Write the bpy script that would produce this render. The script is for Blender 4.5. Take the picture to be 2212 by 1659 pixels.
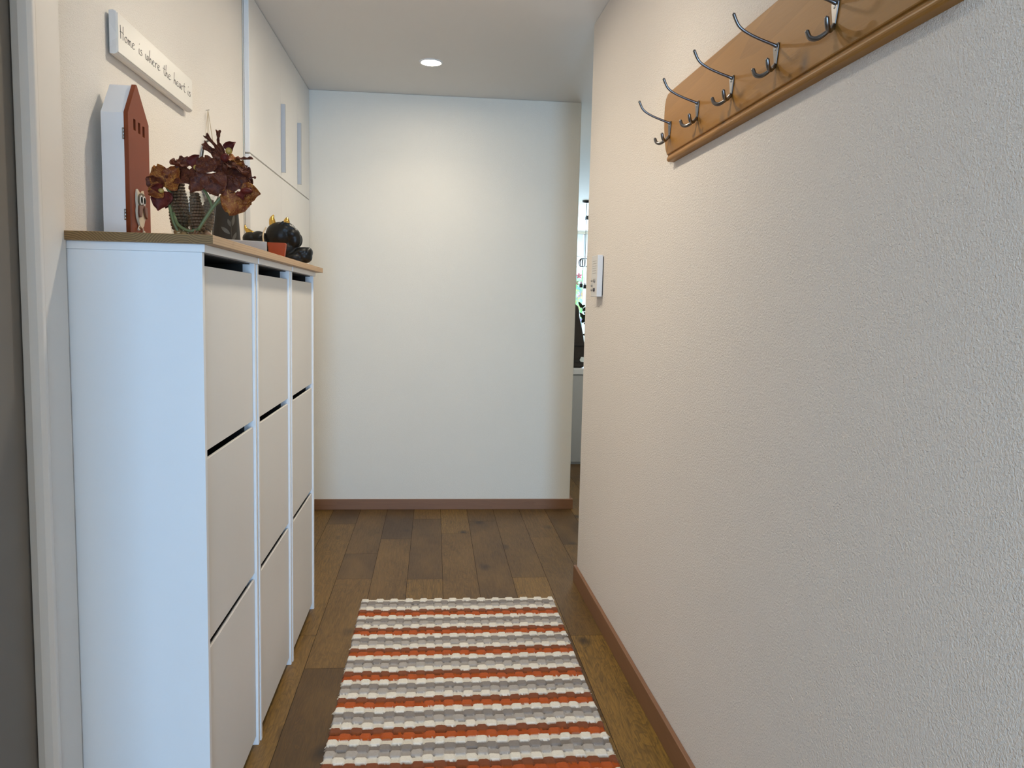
import bpy, bmesh, math, random
import numpy as np
from mathutils import Vector, Matrix
from math import sin, cos, pi, radians

for o in list(bpy.data.objects): bpy.data.objects.remove(o)
SC = bpy.context.scene
COL = SC.collection
RND = random.Random(7)

# ------------------------------------------------------------------ camera
PITCH, YAW, ROLL, CAM_H, FPX = 0.0997, 0.0994, 0.0230, 1.2423, 1713.7
cam = bpy.data.objects.new('camera', bpy.data.cameras.new('camera'))
COL.objects.link(cam)
cam.data.sensor_fit = 'HORIZONTAL'; cam.data.sensor_width = 36.0
cam.data.lens = 36.0 * FPX / 2212.0
cam.data.clip_start = 0.02
fw = Vector((sin(YAW) * cos(PITCH), cos(YAW) * cos(PITCH), -sin(PITCH)))
rt = Vector((cos(YAW), -sin(YAW), 0)); up = rt.cross(fw)
R_, U_ = rt * cos(ROLL) + up * sin(ROLL), -rt * sin(ROLL) + up * cos(ROLL)
M = Matrix((R_, U_, -fw)).transposed().to_4x4()
M.translation = (0, 0, CAM_H)
cam.matrix_world = M
SC.camera = cam
# ------------------------------------------------------------------ world, exposure
w = bpy.data.worlds.new('world'); SC.world = w; w.use_nodes = True
w.node_tree.nodes['Background'].inputs[0].default_value = (0.78, 0.89, 1.0, 1)
w.node_tree.nodes['Background'].inputs[1].default_value = 1.0
SC.view_settings.view_transform = 'Standard'; SC.view_settings.look = 'None'
SC.view_settings.gamma = 1; SC.view_settings.use_curve_mapping = False
SC.view_settings.exposure = 0.74
# ------------------------------------------------------------------ daylight through windows
LAMP_W = 3.6              # watts of each ceiling spot
def area(name, loc, rot, sx, sy, power, color):
    l = bpy.data.lights.new(name, 'AREA'); l.shape = 'RECTANGLE'; l.size = sx; l.size_y = sy
    l.energy = power; l.color = color
    o = bpy.data.objects.new(name, l); COL.objects.link(o); o.location = loc; o.rotation_euler = rot
    return o
area('daylight_entrance', (0.24, -4.02, 1.02), (radians(90), 0, 0), 0.70, 1.75, 104, (0.36, 0.63, 1.0))
area('daylight_living_window', (2.6, 12.55, 1.35), (radians(-90), 0, 0), 2.4, 1.1, 190, (0.55, 0.78, 1.0))

# ------------------------------------------------------------------ materials
def nmat(name):
    m = bpy.data.materials.new(name); m.use_nodes = True
    nt = m.node_tree; b = nt.nodes['Principled BSDF']
    return m, nt, b
def N(nt, t, **k):
    n = nt.nodes.new(t)
    for a, v in k.items(): setattr(n, a, v)
    return n
def coords(nt, scale=(1, 1, 1), src='Object'):
    tc = N(nt, 'ShaderNodeTexCoord'); mp = N(nt, 'ShaderNodeMapping')
    mp.inputs['Scale'].default_value = scale
    nt.links.new(tc.outputs[src], mp.inputs['Vector'])
    return mp.outputs['Vector']
def noise(nt, vec, scale, detail=3, rough=0.5, dist=0.0):
    n = N(nt, 'ShaderNodeTexNoise'); n.inputs['Scale'].default_value = scale
    n.inputs['Detail'].default_value = detail; n.inputs['Roughness'].default_value = rough
    n.inputs['Distortion'].default_value = dist
    nt.links.new(vec, n.inputs['Vector']); return n.outputs['Fac']
def ramp(nt, fac, stops):
    r = N(nt, 'ShaderNodeValToRGB'); e = r.color_ramp.elements
    while len(e) > 1: e.remove(e[-1])
    e[0].position = stops[0][0]; e[0].color = (*stops[0][1], 1)
    for p, c in stops[1:]:
        x = e.new(p); x.color = (*c, 1)
    nt.links.new(fac, r.inputs['Fac']); return r.outputs['Color']
def bump(nt, b, h, strength, dist):
    n = N(nt, 'ShaderNodeBump'); n.inputs['Strength'].default_value = strength
    n.inputs['Distance'].default_value = dist
    nt.links.new(h, n.inputs['Height']); nt.links.new(n.outputs['Normal'], b.inputs['Normal'])
def mixc(nt, fac, a, c, mode='MIX'):
    n = N(nt, 'ShaderNodeMix', data_type='RGBA', blend_type=mode)
    for inp, v in ((n.inputs[0], fac), (n.inputs[6], a), (n.inputs[7], c)):
        if isinstance(v, (tuple, list)): inp.default_value = (*v, 1)
        elif isinstance(v, (int, float)): inp.default_value = v
        else: nt.links.new(v, inp)
    return n.outputs[2]
def math_(nt, op, a, c=0.0, clamp=False):
    n = N(nt, 'ShaderNodeMath', operation=op); n.use_clamp = clamp
    for inp, v in ((n.inputs[0], a), (n.inputs[1], c)):
        if isinstance(v, (int, float)): inp.default_value = v
        else: nt.links.new(v, inp)
    return n.outputs[0]
def S(r, g, b):
    f = lambda c: (c / 255 / 12.92) if c <= 10 else ((c / 255 + 0.055) / 1.055) ** 2.4
    return (f(r), f(g), f(b))

def facing_fresnel(nt, k):
    lw = N(nt, 'ShaderNodeLayerWeight'); lw.inputs[0].default_value = 0.5
    return math_(nt, 'ADD', math_(nt, 'MULTIPLY', math_(nt, 'POWER', lw.outputs['Facing'], 4.0), k * 0.85), 0.05, True)
def plain(name, col, rough=0.5, metal=0.0, vary=0.06, vscale=9.0, bstr=0.0, bscale=300.0, bdist=0.0006, spec=None, coat=0.0):
    m, nt, b = nmat(name)
    v = coords(nt)
    c = mixc(nt, noise(nt, v, vscale, 4), tuple(x * (1 - vary) for x in col), tuple(min(1, x * (1 + vary)) for x in col))
    nt.links.new(c, b.inputs['Base Color'])
    b.inputs['Roughness'].default_value = rough; b.inputs['Metallic'].default_value = metal
    if spec is not None: b.inputs['Specular IOR Level'].default_value = spec
    if coat: b.inputs['Coat Weight'].default_value = coat
    if bstr: bump(nt, b, noise(nt, v, bscale, 3), bstr, bdist)
    return m

def plaster(name, col, scale=150, strength=0.55, dist=0.003):
    m, nt, b = nmat(name)
    v = coords(nt)
    c = mixc(nt, noise(nt, v, 3.0, 3), tuple(x * 0.975 for x in col), col)
    nt.links.new(c, b.inputs['Base Color'])
    b.inputs['Roughness'].default_value = 0.85; b.inputs['Specular IOR Level'].default_value = 0.2
    h1 = math_(nt, 'ADD', noise(nt, v, scale, 3, 0.6, 0.0), math_(nt, 'MULTIPLY', noise(nt, v, scale * 2.3, 2, 0.5), 0.45))
    h1 = math_(nt, 'MULTIPLY', h1, 0.8)
    bump(nt, b, h1, strength, dist)
    return m

def wood(name, cols, rough=0.4, axis=1, ring=14.0, grain=(38, 1.6, 38), knot=None, coat=0.0, streak=0.35, bst=0.15, spec=0.5):
    """boards whose grain runs along AXIS; darker late wood bands and a few knots"""
    m, nt, b = nmat(name)
    v = coords(nt)
    sc = [1, 1, 1]; sc[axis] = 0.12
    v2 = coords(nt, tuple(sc))
    d = noise(nt, v2, 5.0, 3, 0.5, 0.8)
    rings = math_(nt, 'FRACT', math_(nt, 'MULTIPLY', d, ring))
    g = [grain[0]] * 3; g[axis] = grain[1]
    fine = noise(nt, coords(nt, tuple(g)), 6.0, 5, 0.6)
    c = mixc(nt, math_(nt, 'MULTIPLY', rings, streak), cols[0], cols[1])
    c = mixc(nt, math_(nt, 'MULTIPLY', fine, 0.6), c, cols[2])
    if knot:
        vv = N(nt, 'ShaderNodeTexVoronoi'); vv.inputs['Scale'].default_value = knot[0]
        s3 = [0.8, 0.8, 0.8]; s3[axis] = 1.0
        nt.links.new(coords(nt, tuple(s3)), vv.inputs['Vector'])
        k = ramp(nt, vv.outputs['Distance'], [(0.0, (1, 1, 1)), (knot[1], (0, 0, 0))])
        c = mixc(nt, math_(nt, 'MULTIPLY', k, 0.8), c, knot[2])
    nt.links.new(c, b.inputs['Base Color'])
    b.inputs['Roughness'].default_value = rough; b.inputs['Specular IOR Level'].default_value = spec
    if coat: b.inputs['Coat Weight'].default_value = coat; b.inputs['Coat Roughness'].default_value = 0.25
    bump(nt, b, fine, bst, 0.0006)
    return m

MAT = {}
MAT['plaster'] = plaster('rough_plaster', (0.87, 0.83, 0.765), 330, 1.0, 0.0026)
MAT['plaster_right'] = plaster('rough_plaster_coarse', (0.87, 0.803, 0.728), 210, 1.0, 0.0046)
MAT['plaster_fine'] = plaster('fine_plaster', (0.88, 0.835, 0.74), 300, 0.9, 0.0022)
MAT['ceiling'] = plaster('ceiling_paint', (0.80, 0.78, 0.745), 120, 0.08, 0.001)
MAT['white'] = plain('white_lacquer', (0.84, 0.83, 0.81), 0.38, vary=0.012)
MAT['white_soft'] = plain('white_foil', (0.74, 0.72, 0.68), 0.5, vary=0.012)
MAT['white_tall'] = plain('white_matt_front', (0.84, 0.82, 0.78), 0.5, vary=0.012)
MAT['trim_white'] = plain('trim_paint', (0.81, 0.76, 0.69), 0.42, vary=0.015)
MAT['door_taupe'] = plain('door_taupe_paint', (0.20, 0.176, 0.148), 0.6, vary=0.04)
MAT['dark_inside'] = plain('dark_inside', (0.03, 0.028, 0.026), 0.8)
MAT['steel'] = plain('brushed_steel', (0.36, 0.37, 0.38), 0.25, 1.0, vary=0.04)
MAT['hook_metal'] = plain('dark_zinc', (0.20, 0.193, 0.19), 0.30, 1.0, vary=0.08, vscale=60)
MAT['handle_alu'] = plain('satin_aluminium', (0.46, 0.47, 0.48), 0.45, 0.3, vary=0.02)

# ------------------------------------------------------------------ mesh helpers
def link_mesh(name, me, mat=None, parent=None, smooth=False):
    o = bpy.data.objects.new(name, me); COL.objects.link(o)
    if mat is not None:
        for m in (mat if isinstance(mat, (list, tuple)) else [mat]): me.materials.append(m)
    if parent is not None: o.parent = parent
    if smooth:
        for p in me.polygons: p.use_smooth = True
    return o
def ob(name, bm, mat=None, parent=None, smooth=False, bevel=0.0, seg=2, angle=40):
    me = bpy.data.meshes.new(name)
    bmesh.ops.recalc_face_normals(bm, faces=bm.faces)
    bm.to_mesh(me); bm.free()
    o = link_mesh(name, me, mat, parent, smooth)
    if bevel:
        md = o.modifiers.new('bevel', 'BEVEL'); md.width = bevel; md.segments = seg
        md.limit_method = 'ANGLE'; md.angle_limit = radians(angle)
    return o
def box(bm, a, c, mi=0):
    x0, y0, z0 = a; x1, y1, z1 = c
    vs = [bm.verts.new(p) for p in ((x0, y0, z0), (x1, y0, z0), (x1, y1, z0), (x0, y1, z0), (x0, y0, z1), (x1, y0, z1), (x1, y1, z1), (x0, y1, z1))]
    for f in ((3, 2, 1, 0), (4, 5, 6, 7), (0, 1, 5, 4), (1, 2, 6, 5), (2, 3, 7, 6), (3, 0, 4, 7)):
        bm.faces.new([vs[i] for i in f]).material_index = mi
def prism(bm, pts, ax, a, c, mi=0):
    """extrude a 2D outline along axis AX from a to c; the two other axes in xyz order"""
    def P(p, t):
        q = list(p); q.insert(ax, t); return q
    v0 = [bm.verts.new(P(p, a)) for p in pts]; v1 = [bm.verts.new(P(p, c)) for p in pts]
    n = len(pts)
    bm.faces.new(v0[::-1]).material_index = mi; bm.faces.new(v1).material_index = mi
    for i in range(n): bm.faces.new((v0[i], v0[(i + 1) % n], v1[(i + 1) % n], v1[i])).material_index = mi
def lathe(bm, prof, n=32, c=(0, 0, 0), cap=True):
    rings = []
    for r, z in prof:
        rings.append([bm.verts.new((c[0] + r * cos(2 * pi * i / n), c[1] + r * sin(2 * pi * i / n), c[2] + z)) for i in range(n)])
    for a, b_ in zip(rings, rings[1:]):
        for i in range(n): bm.faces.new((a[i], a[(i + 1) % n], b_[(i + 1) % n], b_[i]))
    if cap:
        if prof[0][0] > 1e-5: bm.faces.new(rings[0][::-1])
        if prof[-1][0] > 1e-5: bm.faces.new(rings[-1])
def spline(pts, n=6):
    P = [Vector(p) for p in pts]; out = []
    for i in range(len(P) - 1):
        p0 = P[max(i - 1, 0)]; p1 = P[i]; p2 = P[i + 1]; p3 = P[min(i + 2, len(P) - 1)]
        for k in range(n):
            t = k / n
            out.append(0.5 * ((2 * p1) + (p2 - p0) * t + (2 * p0 - 5 * p1 + 4 * p2 - p3) * t * t + (3 * p1 - p0 - 3 * p2 + p3) * t ** 3))
    out.append(P[-1]); return out
def tube(bm, pts, r, n=10, caps=True):
    pts = [Vector(p) for p in pts]
    rr = r if isinstance(r, (list, tuple)) else [r] * len(pts)
    if len(rr) != len(pts): rr = list(np.interp(np.linspace(0, 1, len(pts)), np.linspace(0, 1, len(rr)), rr))
    prev = None; rings = []
    for i, p in enumerate(pts):
        t = (pts[min(i + 1, len(pts) - 1)] - pts[max(i - 1, 0)]).normalized()
        if prev is None:
            a = t.orthogonal().normalized()
        else:
            a = (prev - t * prev.dot(t))
            a = a.normalized() if a.length > 1e-6 else t.orthogonal().normalized()
        prev = a; b_ = t.cross(a)
        rings.append([bm.verts.new(p + (a * cos(2 * pi * k / n) + b_ * sin(2 * pi * k / n)) * rr[i]) for k in range(n)])
    for a, b_ in zip(rings, rings[1:]):
        for k in range(n): bm.faces.new((a[k], a[(k + 1) % n], b_[(k + 1) % n], b_[k]))
    if caps:
        for ring, p, s in ((rings[0], pts[0], -1), (rings[-1], pts[-1], 1)):
            i = 0 if s < 0 else len(pts) - 1
            t = (pts[min(i + 1, len(pts) - 1)] - pts[max(i - 1, 0)]).normalized()
            c = bm.verts.new(p + t * s * rr[i] * 0.7)
            for k in range(n): bm.faces.new((ring[k], ring[(k + 1) % n], c))
def ellipsoid(bm, c, r, rot=None, nu=20, nv=12):
    m = Matrix.Translation(c)
    if rot is not None: m = m @ rot.to_4x4()
    m = m @ Matrix.Diagonal((r[0], r[1], r[2], 1))
    bmesh.ops.create_uvsphere(bm, u_segments=nu, v_segments=nv, radius=1, matrix=m)
def plate(name, outline, holes, depth, mat, parent=None, bevel=0.0):
    """flat plate with holes in local XY, thickness 0..depth along Z"""
    cu = bpy.data.curves.new(name, 'CURVE'); cu.dimensions = '2D'; cu.fill_mode = 'BOTH'
    cu.extrude = depth / 2 - bevel; cu.bevel_depth = bevel; cu.bevel_resolution = 2; cu.offset = -bevel
    for poly in [outline] + list(holes):
        s = cu.splines.new('POLY'); s.points.add(len(poly) - 1); s.use_cyclic_u = True
        for p, q in zip(s.points, poly): p.co = (q[0], q[1], 0, 1)
    t = bpy.data.objects.new(name + '_curve', cu); COL.objects.link(t)
    dg = bpy.context.evaluated_depsgraph_get(); dg.update()
    me = bpy.data.meshes.new_from_object(t.evaluated_get(dg))
    bpy.data.objects.remove(t); bpy.data.curves.remove(cu)
    me.name = name
    me.transform(Matrix.Translation((0, 0, depth / 2)))
    me.materials.clear()
    return link_mesh(name, me, mat, parent)
def thing(name, label, cat, loc=(0, 0, 0), rz=0.0, group=None):
    o = bpy.data.objects.new(name, None); COL.objects.link(o)
    o.empty_display_size = 0.05
    o.location = loc; o.rotation_euler = (0, 0, rz)
    return tag(o, label, cat, group)
def tag(o, label, cat, group=None, kind=None):
    o['label'] = label; o['category'] = cat
    if group: o['group'] = group
    if kind: o['kind'] = kind
    return o
def struct(o, label=None):
    o['kind'] = 'structure'
    if label: o['label'] = label
    return o
def dup(root, loc, label, rz=None):
    r = root.copy(); COL.objects.link(r); r.location = loc; r['label'] = label
    if rz is not None: r.rotation_euler = (0, 0, rz)
    for ch in list(root.children):
        c = ch.copy(); COL.objects.link(c); c.parent = r
        for g in list(ch.children):
            d = g.copy(); COL.objects.link(d); d.parent = c
    return r
BM = bmesh.new

# ------------------------------------------------------------------ measures of the hall (metres)
ZC = 2.4295                       # ceiling
XL = -0.75                        # left wall face
YB, XBE = 4.7307, 0.8443          # end wall face and its free right edge
XW, YW, SW = 0.6572, 3.4395, -0.0150   # right wall: far edge and slope
ANG_R = math.atan(SW)
TW = Vector((-SW, -1, 0)).normalized(); NW = Vector((-1, SW, 0)).normalized()
def RW(s, d, z):                  # s along the right wall towards the viewer, d out of the wall
    p = Vector((XW, YW, 0)) + TW * s + NW * d
    return (p.x, p.y, z)
YFAR = 12.75

# ------------------------------------------------------------------ floor: oak planks
def floor_mat():
    m, nt, b = nmat('oak_planks')
    at = N(nt, 'ShaderNodeAttribute', attribute_name='plank')       # r tone, g grain offset, b second tone
    sep = N(nt, 'ShaderNodeSeparateColor'); nt.links.new(at.outputs['Color'], sep.inputs[0])
    tc = N(nt, 'ShaderNodeTexCoord')
    off = N(nt, 'ShaderNodeVectorMath', operation='SCALE'); off.inputs[0].default_value = (3.1, 17.3, 9.7)
    nt.links.new(math_(nt, 'MULTIPLY', sep.outputs[1], 13.0), off.inputs[3])
    add = N(nt, 'ShaderNodeVectorMath', operation='ADD')
    nt.links.new(tc.outputs['Object'], add.inputs[0]); nt.links.new(off.outputs[0], add.inputs[1])
    def mp(s):
        q = N(nt, 'ShaderNodeMapping'); q.inputs['Scale'].default_value = s
        nt.links.new(add.outputs[0], q.inputs['Vector']); return q.outputs['Vector']
    fig = noise(nt, mp((4.2, 0.75, 1)), 2.2, 4, 0.55, 1.3)
    rings = math_(nt, 'FRACT', math_(nt, 'MULTIPLY', fig, 17.0))
    rings = math_(nt, 'POWER', rings, 2.2)
    fine = noise(nt, mp((60, 2.2, 1)), 5.0, 5, 0.65)
    big = noise(nt, mp((2.0, 0.8, 1)), 2.6, 3)
    base = ramp(nt, sep.outputs[0], [(0.0, (0.088, 0.045, 0.013)), (0.5, (0.180, 0.096, 0.022)), (1.0, (0.285, 0.158, 0.030))])
    c = mixc(nt, math_(nt, 'MULTIPLY', rings, 0.62), base, (0.062, 0.035, 0.014))
    c = mixc(nt, ramp(nt, fine, [(0.40, (0, 0, 0)), (0.70, (0.75, 0.75, 0.75))]), c, (0.060, 0.034, 0.013))
    c = mixc(nt, ramp(nt, big, [(0.45, (0, 0, 0)), (0.75, (0.5, 0.5, 0.5))]), c, (0.230, 0.130, 0.038))
    vo = N(nt, 'ShaderNodeTexVoronoi'); vo.inputs['Scale'].default_value = 2.6
    nt.links.new(mp((2.0, 1.25, 1)), vo.inputs['Vector'])
    wob = math_(nt, 'ADD', vo.outputs['Distance'], math_(nt, 'MULTIPLY', math_(nt, 'SUBTRACT', noise(nt, mp((1, 0.6, 1)), 28, 3), 0.5), 0.13))
    k = ramp(nt, wob, [(0.02, (0.97, 0.97, 0.97)), (0.09, (0.6, 0.6, 0.6)), (0.19, (0, 0, 0))])
    c = mixc(nt, k, c, (0.022, 0.013, 0.008))
    nt.links.new(c, b.inputs['Base Color'])
    rr = math_(nt, 'ADD', math_(nt, 'MULTIPLY', fine, 0.15), 0.34)
    nt.links.new(rr, b.inputs['Roughness']); b.inputs['Specular IOR Level'].default_value = 0.30
    bump(nt, b, math_(nt, 'ADD', fine, math_(nt, 'MULTIPLY', rings, -0.4)), 0.16, 0.001)
    return m
MAT['floor'] = floor_mat()
MAT['joint'] = plain('dark_joint', (0.02, 0.013, 0.008), 0.9)
def build_floor():
    W, X0 = 0.1585, -0.105
    fixed = {-4: [4.405], -3: [2.629, 3.51, 3.872], -2: [4.117], -1: [3.496], 0: [4.213], 1: [4.45], 2: [3.505], 3: [2.859, 4.134]}
    tones = [(-3, 3.5, 3.9, 0.05), (-3, 1.5, 2.65, 0.10), (-3, 2.6, 3.55, 0.55), (-1, 3.4, 5, 0.16), (1, 2.5, 4.46, 0.22), (0, 2.5, 4.3, 0.5), (2, 3.4, 5.2, 0.36), (3, 2.8, 4.2, 0.42), (3, 1.0, 2.9, 1.0), (-4, 2.0, 4.45, 0.72), (-2, 2.5, 4.2, 0.48)]
    vs, fs, cols, mi = [], [], [], []
    def quad(x0, x1, y0, y1, z, col, m):
        i = len(vs); vs.extend([(x0, y0, z), (x1, y0, z), (x1, y1, z), (x0, y1, z)])
        fs.append((i, i + 1, i + 2, i + 3)); cols.extend([col] * 4); mi.append(m)
    quad(-1.3, 5.0, -4.3, 13.0, -0.003, (0, 0, 0, 1), 1)
    r = random.Random(21)
    for k in range(-8, 32):
        x0 = X0 + W * (k + 1) ; x1 = x0 + W
        kk = k
        if kk in fixed: ys = list(fixed[kk])
        else: ys = [4.0 + r.uniform(-0.6, 0.9)]
        while ys[-1] < 13: ys.append(ys[-1] + r.uniform(0.75, 1.75))
        while ys[0] > -4.3: ys.insert(0, ys[0] - r.choice([0.62, 0.85, 1.1, 1.25, 1.5]))
        for a, c in zip(ys, ys[1:]):
            a, c = max(a, -4.3), min(c, 13.0)
            if c - a < 0.02 or x1 < -1.3 or x0 > 5: continue
            t = min(1, max(0, r.gauss(0.45, 0.26)))
            for q in tones:
                if q[0] == k and (a + c) / 2 > q[1] and (a + c) / 2 < q[2]: t = q[3]
            quad(x0 + 0.0009, x1 - 0.0009, a + 0.0009, c - 0.0009, 0.0, (t, r.random(), r.random(), 1), 0)
    me = bpy.data.meshes.new('floor'); me.from_pydata(vs, [], fs)
    at = me.color_attributes.new('plank', 'FLOAT_COLOR', 'CORNER')
    at.data.foreach_set('color', np.array(cols, dtype=np.float32).ravel())
    o = link_mesh('floor', me, [MAT['floor'], MAT['joint']])
    me.polygons.foreach_set('material_index', mi)
    struct(o)
build_floor()

# ------------------------------------------------------------------ room shell
bm = BM(); box(bm, (-1.3, -4.3, ZC), (5.0, 13.0, ZC + 0.08)); struct(ob('ceiling', bm, MAT['ceiling']))
bm = BM(); box(bm, (-0.90, 1.675, 0), (XL, 3.258, ZC))                       # beside the shoe cabinets
box(bm, (-0.90, 0.74, 2.06), (XL, 1.675, ZC)); box(bm, (-0.90, -4.2, 0), (XL, 0.74, ZC))
box(bm, (-1.3, 3.0, 0), (-1.24, 4.9, ZC)); box(bm, (-1.24, 3.0, 0), (-0.90, 3.06, ZC))
struct(ob('wall_left', bm, MAT['plaster']))
bm = BM(); box(bm, (-1.3, YB, 0), (XBE, YB + 0.12, ZC)); struct(ob('wall_back', bm, MAT['plaster_fine'], bevel=0.004))
bm = BM()
prism(bm, [RW(0, 0, 0)[:2], RW(7.65, 0, 0)[:2], (RW(7.65, 0, 0)[0] + 0.14, RW(7.65, 0, 0)[1]), (XW + 0.14, YW)], 2, 0, ZC)
struct(ob('wall_right', bm, MAT['plaster_right'], bevel=0.004))
bm = BM(); box(bm, (0.70, YB + 0.12, 0), (XBE - 0.01, 12.9, ZC)); struct(ob('wall_living_left', bm, MAT['plaster_fine']))
bm = BM(); box(bm, (4.6, 2.2, 0), (4.7, 12.9, ZC)); struct(ob('wall_living_right', bm, MAT['plaster_fine']))
bm = BM(); box(bm, (XW + 0.14, 2.2, 0), (4.6, 2.3, ZC)); struct(ob('wall_living_front', bm, MAT['plaster_fine']))
WX0, WX1, WZ0, WZ1 = 1.25, 4.2, 0.70, 2.03
bm = BM()
box(bm, (0.84, YFAR, 0), (4.6, YFAR + 0.15, WZ0)); box(bm, (0.84, YFAR, 2.40), (4.6, YFAR + 0.15, ZC))
box(bm, (0.84, YFAR, WZ0), (WX0, YFAR + 0.15, 2.40)); box(bm, (WX1, YFAR, WZ0), (4.6, YFAR + 0.15, 2.40))
struct(ob('wall_far', bm, MAT['plaster_fine']))
bm = BM()
box(bm, (-0.80, -4.3, 0), (-0.70, -4.2, ZC)); box(bm, (0.66, -4.3, 0), (0.90, -4.2, ZC)); box(bm, (-0.70, -4.3, 2.15), (0.66, -4.2, ZC))
struct(ob('wall_rear', bm, MAT['plaster']))
# glazed entrance door behind the viewer
def glass_pane_mat(name, tint=(0.97, 0.99, 1.0), refl=0.08):
    m, nt, b = nmat(name); nt.nodes.remove(b)
    tr = N(nt, 'ShaderNodeBsdfTransparent'); tr.inputs[0].default_value = (*tint, 1)
    gl = N(nt, 'ShaderNodeBsdfGlossy'); gl.inputs['Roughness'].default_value = 0.02
    fr = facing_fresnel(nt, 0.9)
    mx = N(nt, 'ShaderNodeMixShader')
    nt.links.new(fr, mx.inputs[0]); nt.links.new(tr.outputs[0], mx.inputs[1]); nt.links.new(gl.outputs[0], mx.inputs[2])
    nt.links.new(mx.outputs[0], nt.nodes['Material Output'].inputs[0])
    return m
MAT['pane'] = glass_pane_mat('window_glass')
bm = BM()
for a, c in (((-0.70, -4.27, 0), (-0.64, -4.22, 2.15)), ((0.60, -4.27, 0), (0.66, -4.22, 2.15)), ((-0.64, -4.27, 0), (0.60, -4.22, 0.10)), ((-0.64, -4.27, 2.09), (0.60, -4.22, 2.15))):
    box(bm, a, c)
d2 = struct(ob('door_2', bm, MAT['white']))
bm = BM(); box(bm, (-0.64, -4.25, 0.10), (0.60, -4.242, 2.09)); ob('pane', bm, MAT['pane'], d2)

bm = BM(); box(bm, (XL - 0.05, 0.34, 0), (-0.485, 0.46, ZC))  # pier added out of view to keep the rear daylight off the casing
struct(ob('wall_daylight_block', bm, MAT['plaster']))
# side door in the left wall, its casing next to the cabinets
bm = BM(); box(bm, (-0.80, 0.77, 0.005), (-0.762, 1.583, 2.03)); d1 = struct(ob('door_1', bm, MAT['door_taupe']))
bm = BM()
prof = [(-0.76, 1.553), (-0.745, 1.549), (-0.731, 1.552), (-0.724, 1.560), (-0.724, 1.570), (-0.730, 1.577), (-0.737, 1.579), (-0.737, 1.586), (-0.733, 1.589), (-0.733, 1.683), (-0.76, 1.683)]
prism(bm, prof, 2, 0, 2.10)
prism(bm, [(-0.76, 2.03), (-0.724, 2.03), (-0.733, 2.06), (-0.733, 2.12), (-0.76, 2.12)], 1, 0.66, 1.683)
struct(ob('trim_1', bm, MAT['trim_white'], bevel=0.002))
# skirting boards
MAT['skirting'] = wood('skirting_wood', [(0.235, 0.108, 0.050), (0.150, 0.066, 0.030), (0.300, 0.150, 0.075)], 0.45, axis=1, ring=9)
MAT['skirting_x'] = wood('skirting_wood_across', [(0.235, 0.108, 0.050), (0.150, 0.066, 0.030), (0.300, 0.150, 0.075)], 0.45, axis=0, ring=9)
bm = BM(); box(bm, (-0.73, YB - 0.015, 0), (XBE + 0.018, YB, 0.062)); box(bm, (XBE, YB, 0), (XBE + 0.018, YB + 0.12, 0.062))
struct(ob('baseboard_back', bm, MAT['skirting_x'], bevel=0.0015))
bm = BM()
pts = [RW(-0.012, 0.014, 0)[:2], RW(7.6, 0.014, 0)[:2], RW(7.6, 0.0005, 0)[:2], RW(-0.012, 0.0005, 0)[:2]]
prism(bm, pts, 2, 0, 0.076)
box(bm, (XW + 0.001, YW, 0), (XW + 0.14, YW + 0.012, 0.076))
struct(ob('baseboard_right', bm, MAT['skirting'], bevel=0.0015))

# ------------------------------------------------------------------ far window
win = BM()
ft = 0.06
for a, c in (((WX0, WZ0), (WX1, WZ0 + ft)), ((WX0, WZ1 - 0.05), (WX1, WZ1)), ((WX0, WZ0 + ft), (WX0 + ft, WZ1 - 0.05)), ((2.395, WZ0 + ft), (2.455, WZ1 - 0.05)), ((WX1 - ft, WZ0 + ft), (WX1, WZ1 - 0.05))):
    box(win, (a[0], YFAR + 0.02, a[1]), (c[0], YFAR + 0.08, c[1]))
win = struct(ob('window_1', win, MAT['white'], bevel=0.004))
MAT['blind_box'] = plain('blind_box_white', (0.80, 0.82, 0.84), 0.5, vary=0.01)
bm = BM(); box(bm, (WX0, YFAR + 0.005, WZ1 + 0.012), (2.37, YFAR + 0.12, 2.40)); ob('shutter_box', bm, MAT['blind_box'], win, bevel=0.01)
bm = BM(); box(bm, (2.40, YFAR + 0.005, WZ1 + 0.012), (WX1, YFAR + 0.12, 2.40)); ob('shutter_box', bm, MAT['blind_box'], win, bevel=0.01)
bm = BM(); box(bm, (WX0 + ft, YFAR + 0.045, WZ0 + ft), (2.395, YFAR + 0.053, WZ1 - 0.05)); ob('pane', bm, MAT['pane'], win)
bm = BM(); box(bm, (2.455, YFAR + 0.045, WZ0 + ft), (WX1 - ft, YFAR + 0.053, WZ1 - 0.05)); ob('pane', bm, MAT['pane'], win)
def paint_mat(name, col):
    m, nt, b = nmat(name); nt.nodes.remove(b)
    tl = N(nt, 'ShaderNodeBsdfTranslucent'); tl.inputs[0].default_value = (*col, 1)
    tr = N(nt, 'ShaderNodeBsdfTransparent'); tr.inputs[0].default_value = (*col, 1)
    mx = N(nt, 'ShaderNodeMixShader'); mx.inputs[0].default_value = 0.35
    nt.links.new(tr.outputs[0], mx.inputs[1]); nt.links.new(tl.outputs[0], mx.inputs[2])
    nt.links.new(mx.outputs[0], nt.nodes['Material Output'].inputs[0]); return m
PAINTS = [paint_mat('window_paint_' + n, c) for n, c in (('pink', (0.85, 0.10, 0.26)), ('green', (0.42, 0.86, 0.45)), ('yellow', (0.95, 0.92, 0.55)), ('blue', (0.35, 0.62, 0.95)), ('violet', (0.85, 0.45, 0.80)), ('coral', (0.95, 0.55, 0.45)), ('pale_green', (0.60, 0.92, 0.62)), ('pale_blue', (0.55, 0.80, 0.97)), ('pale_yellow', (0.97, 0.95, 0.60)), ('pale_pink', (0.95, 0.62, 0.74)))]
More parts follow.
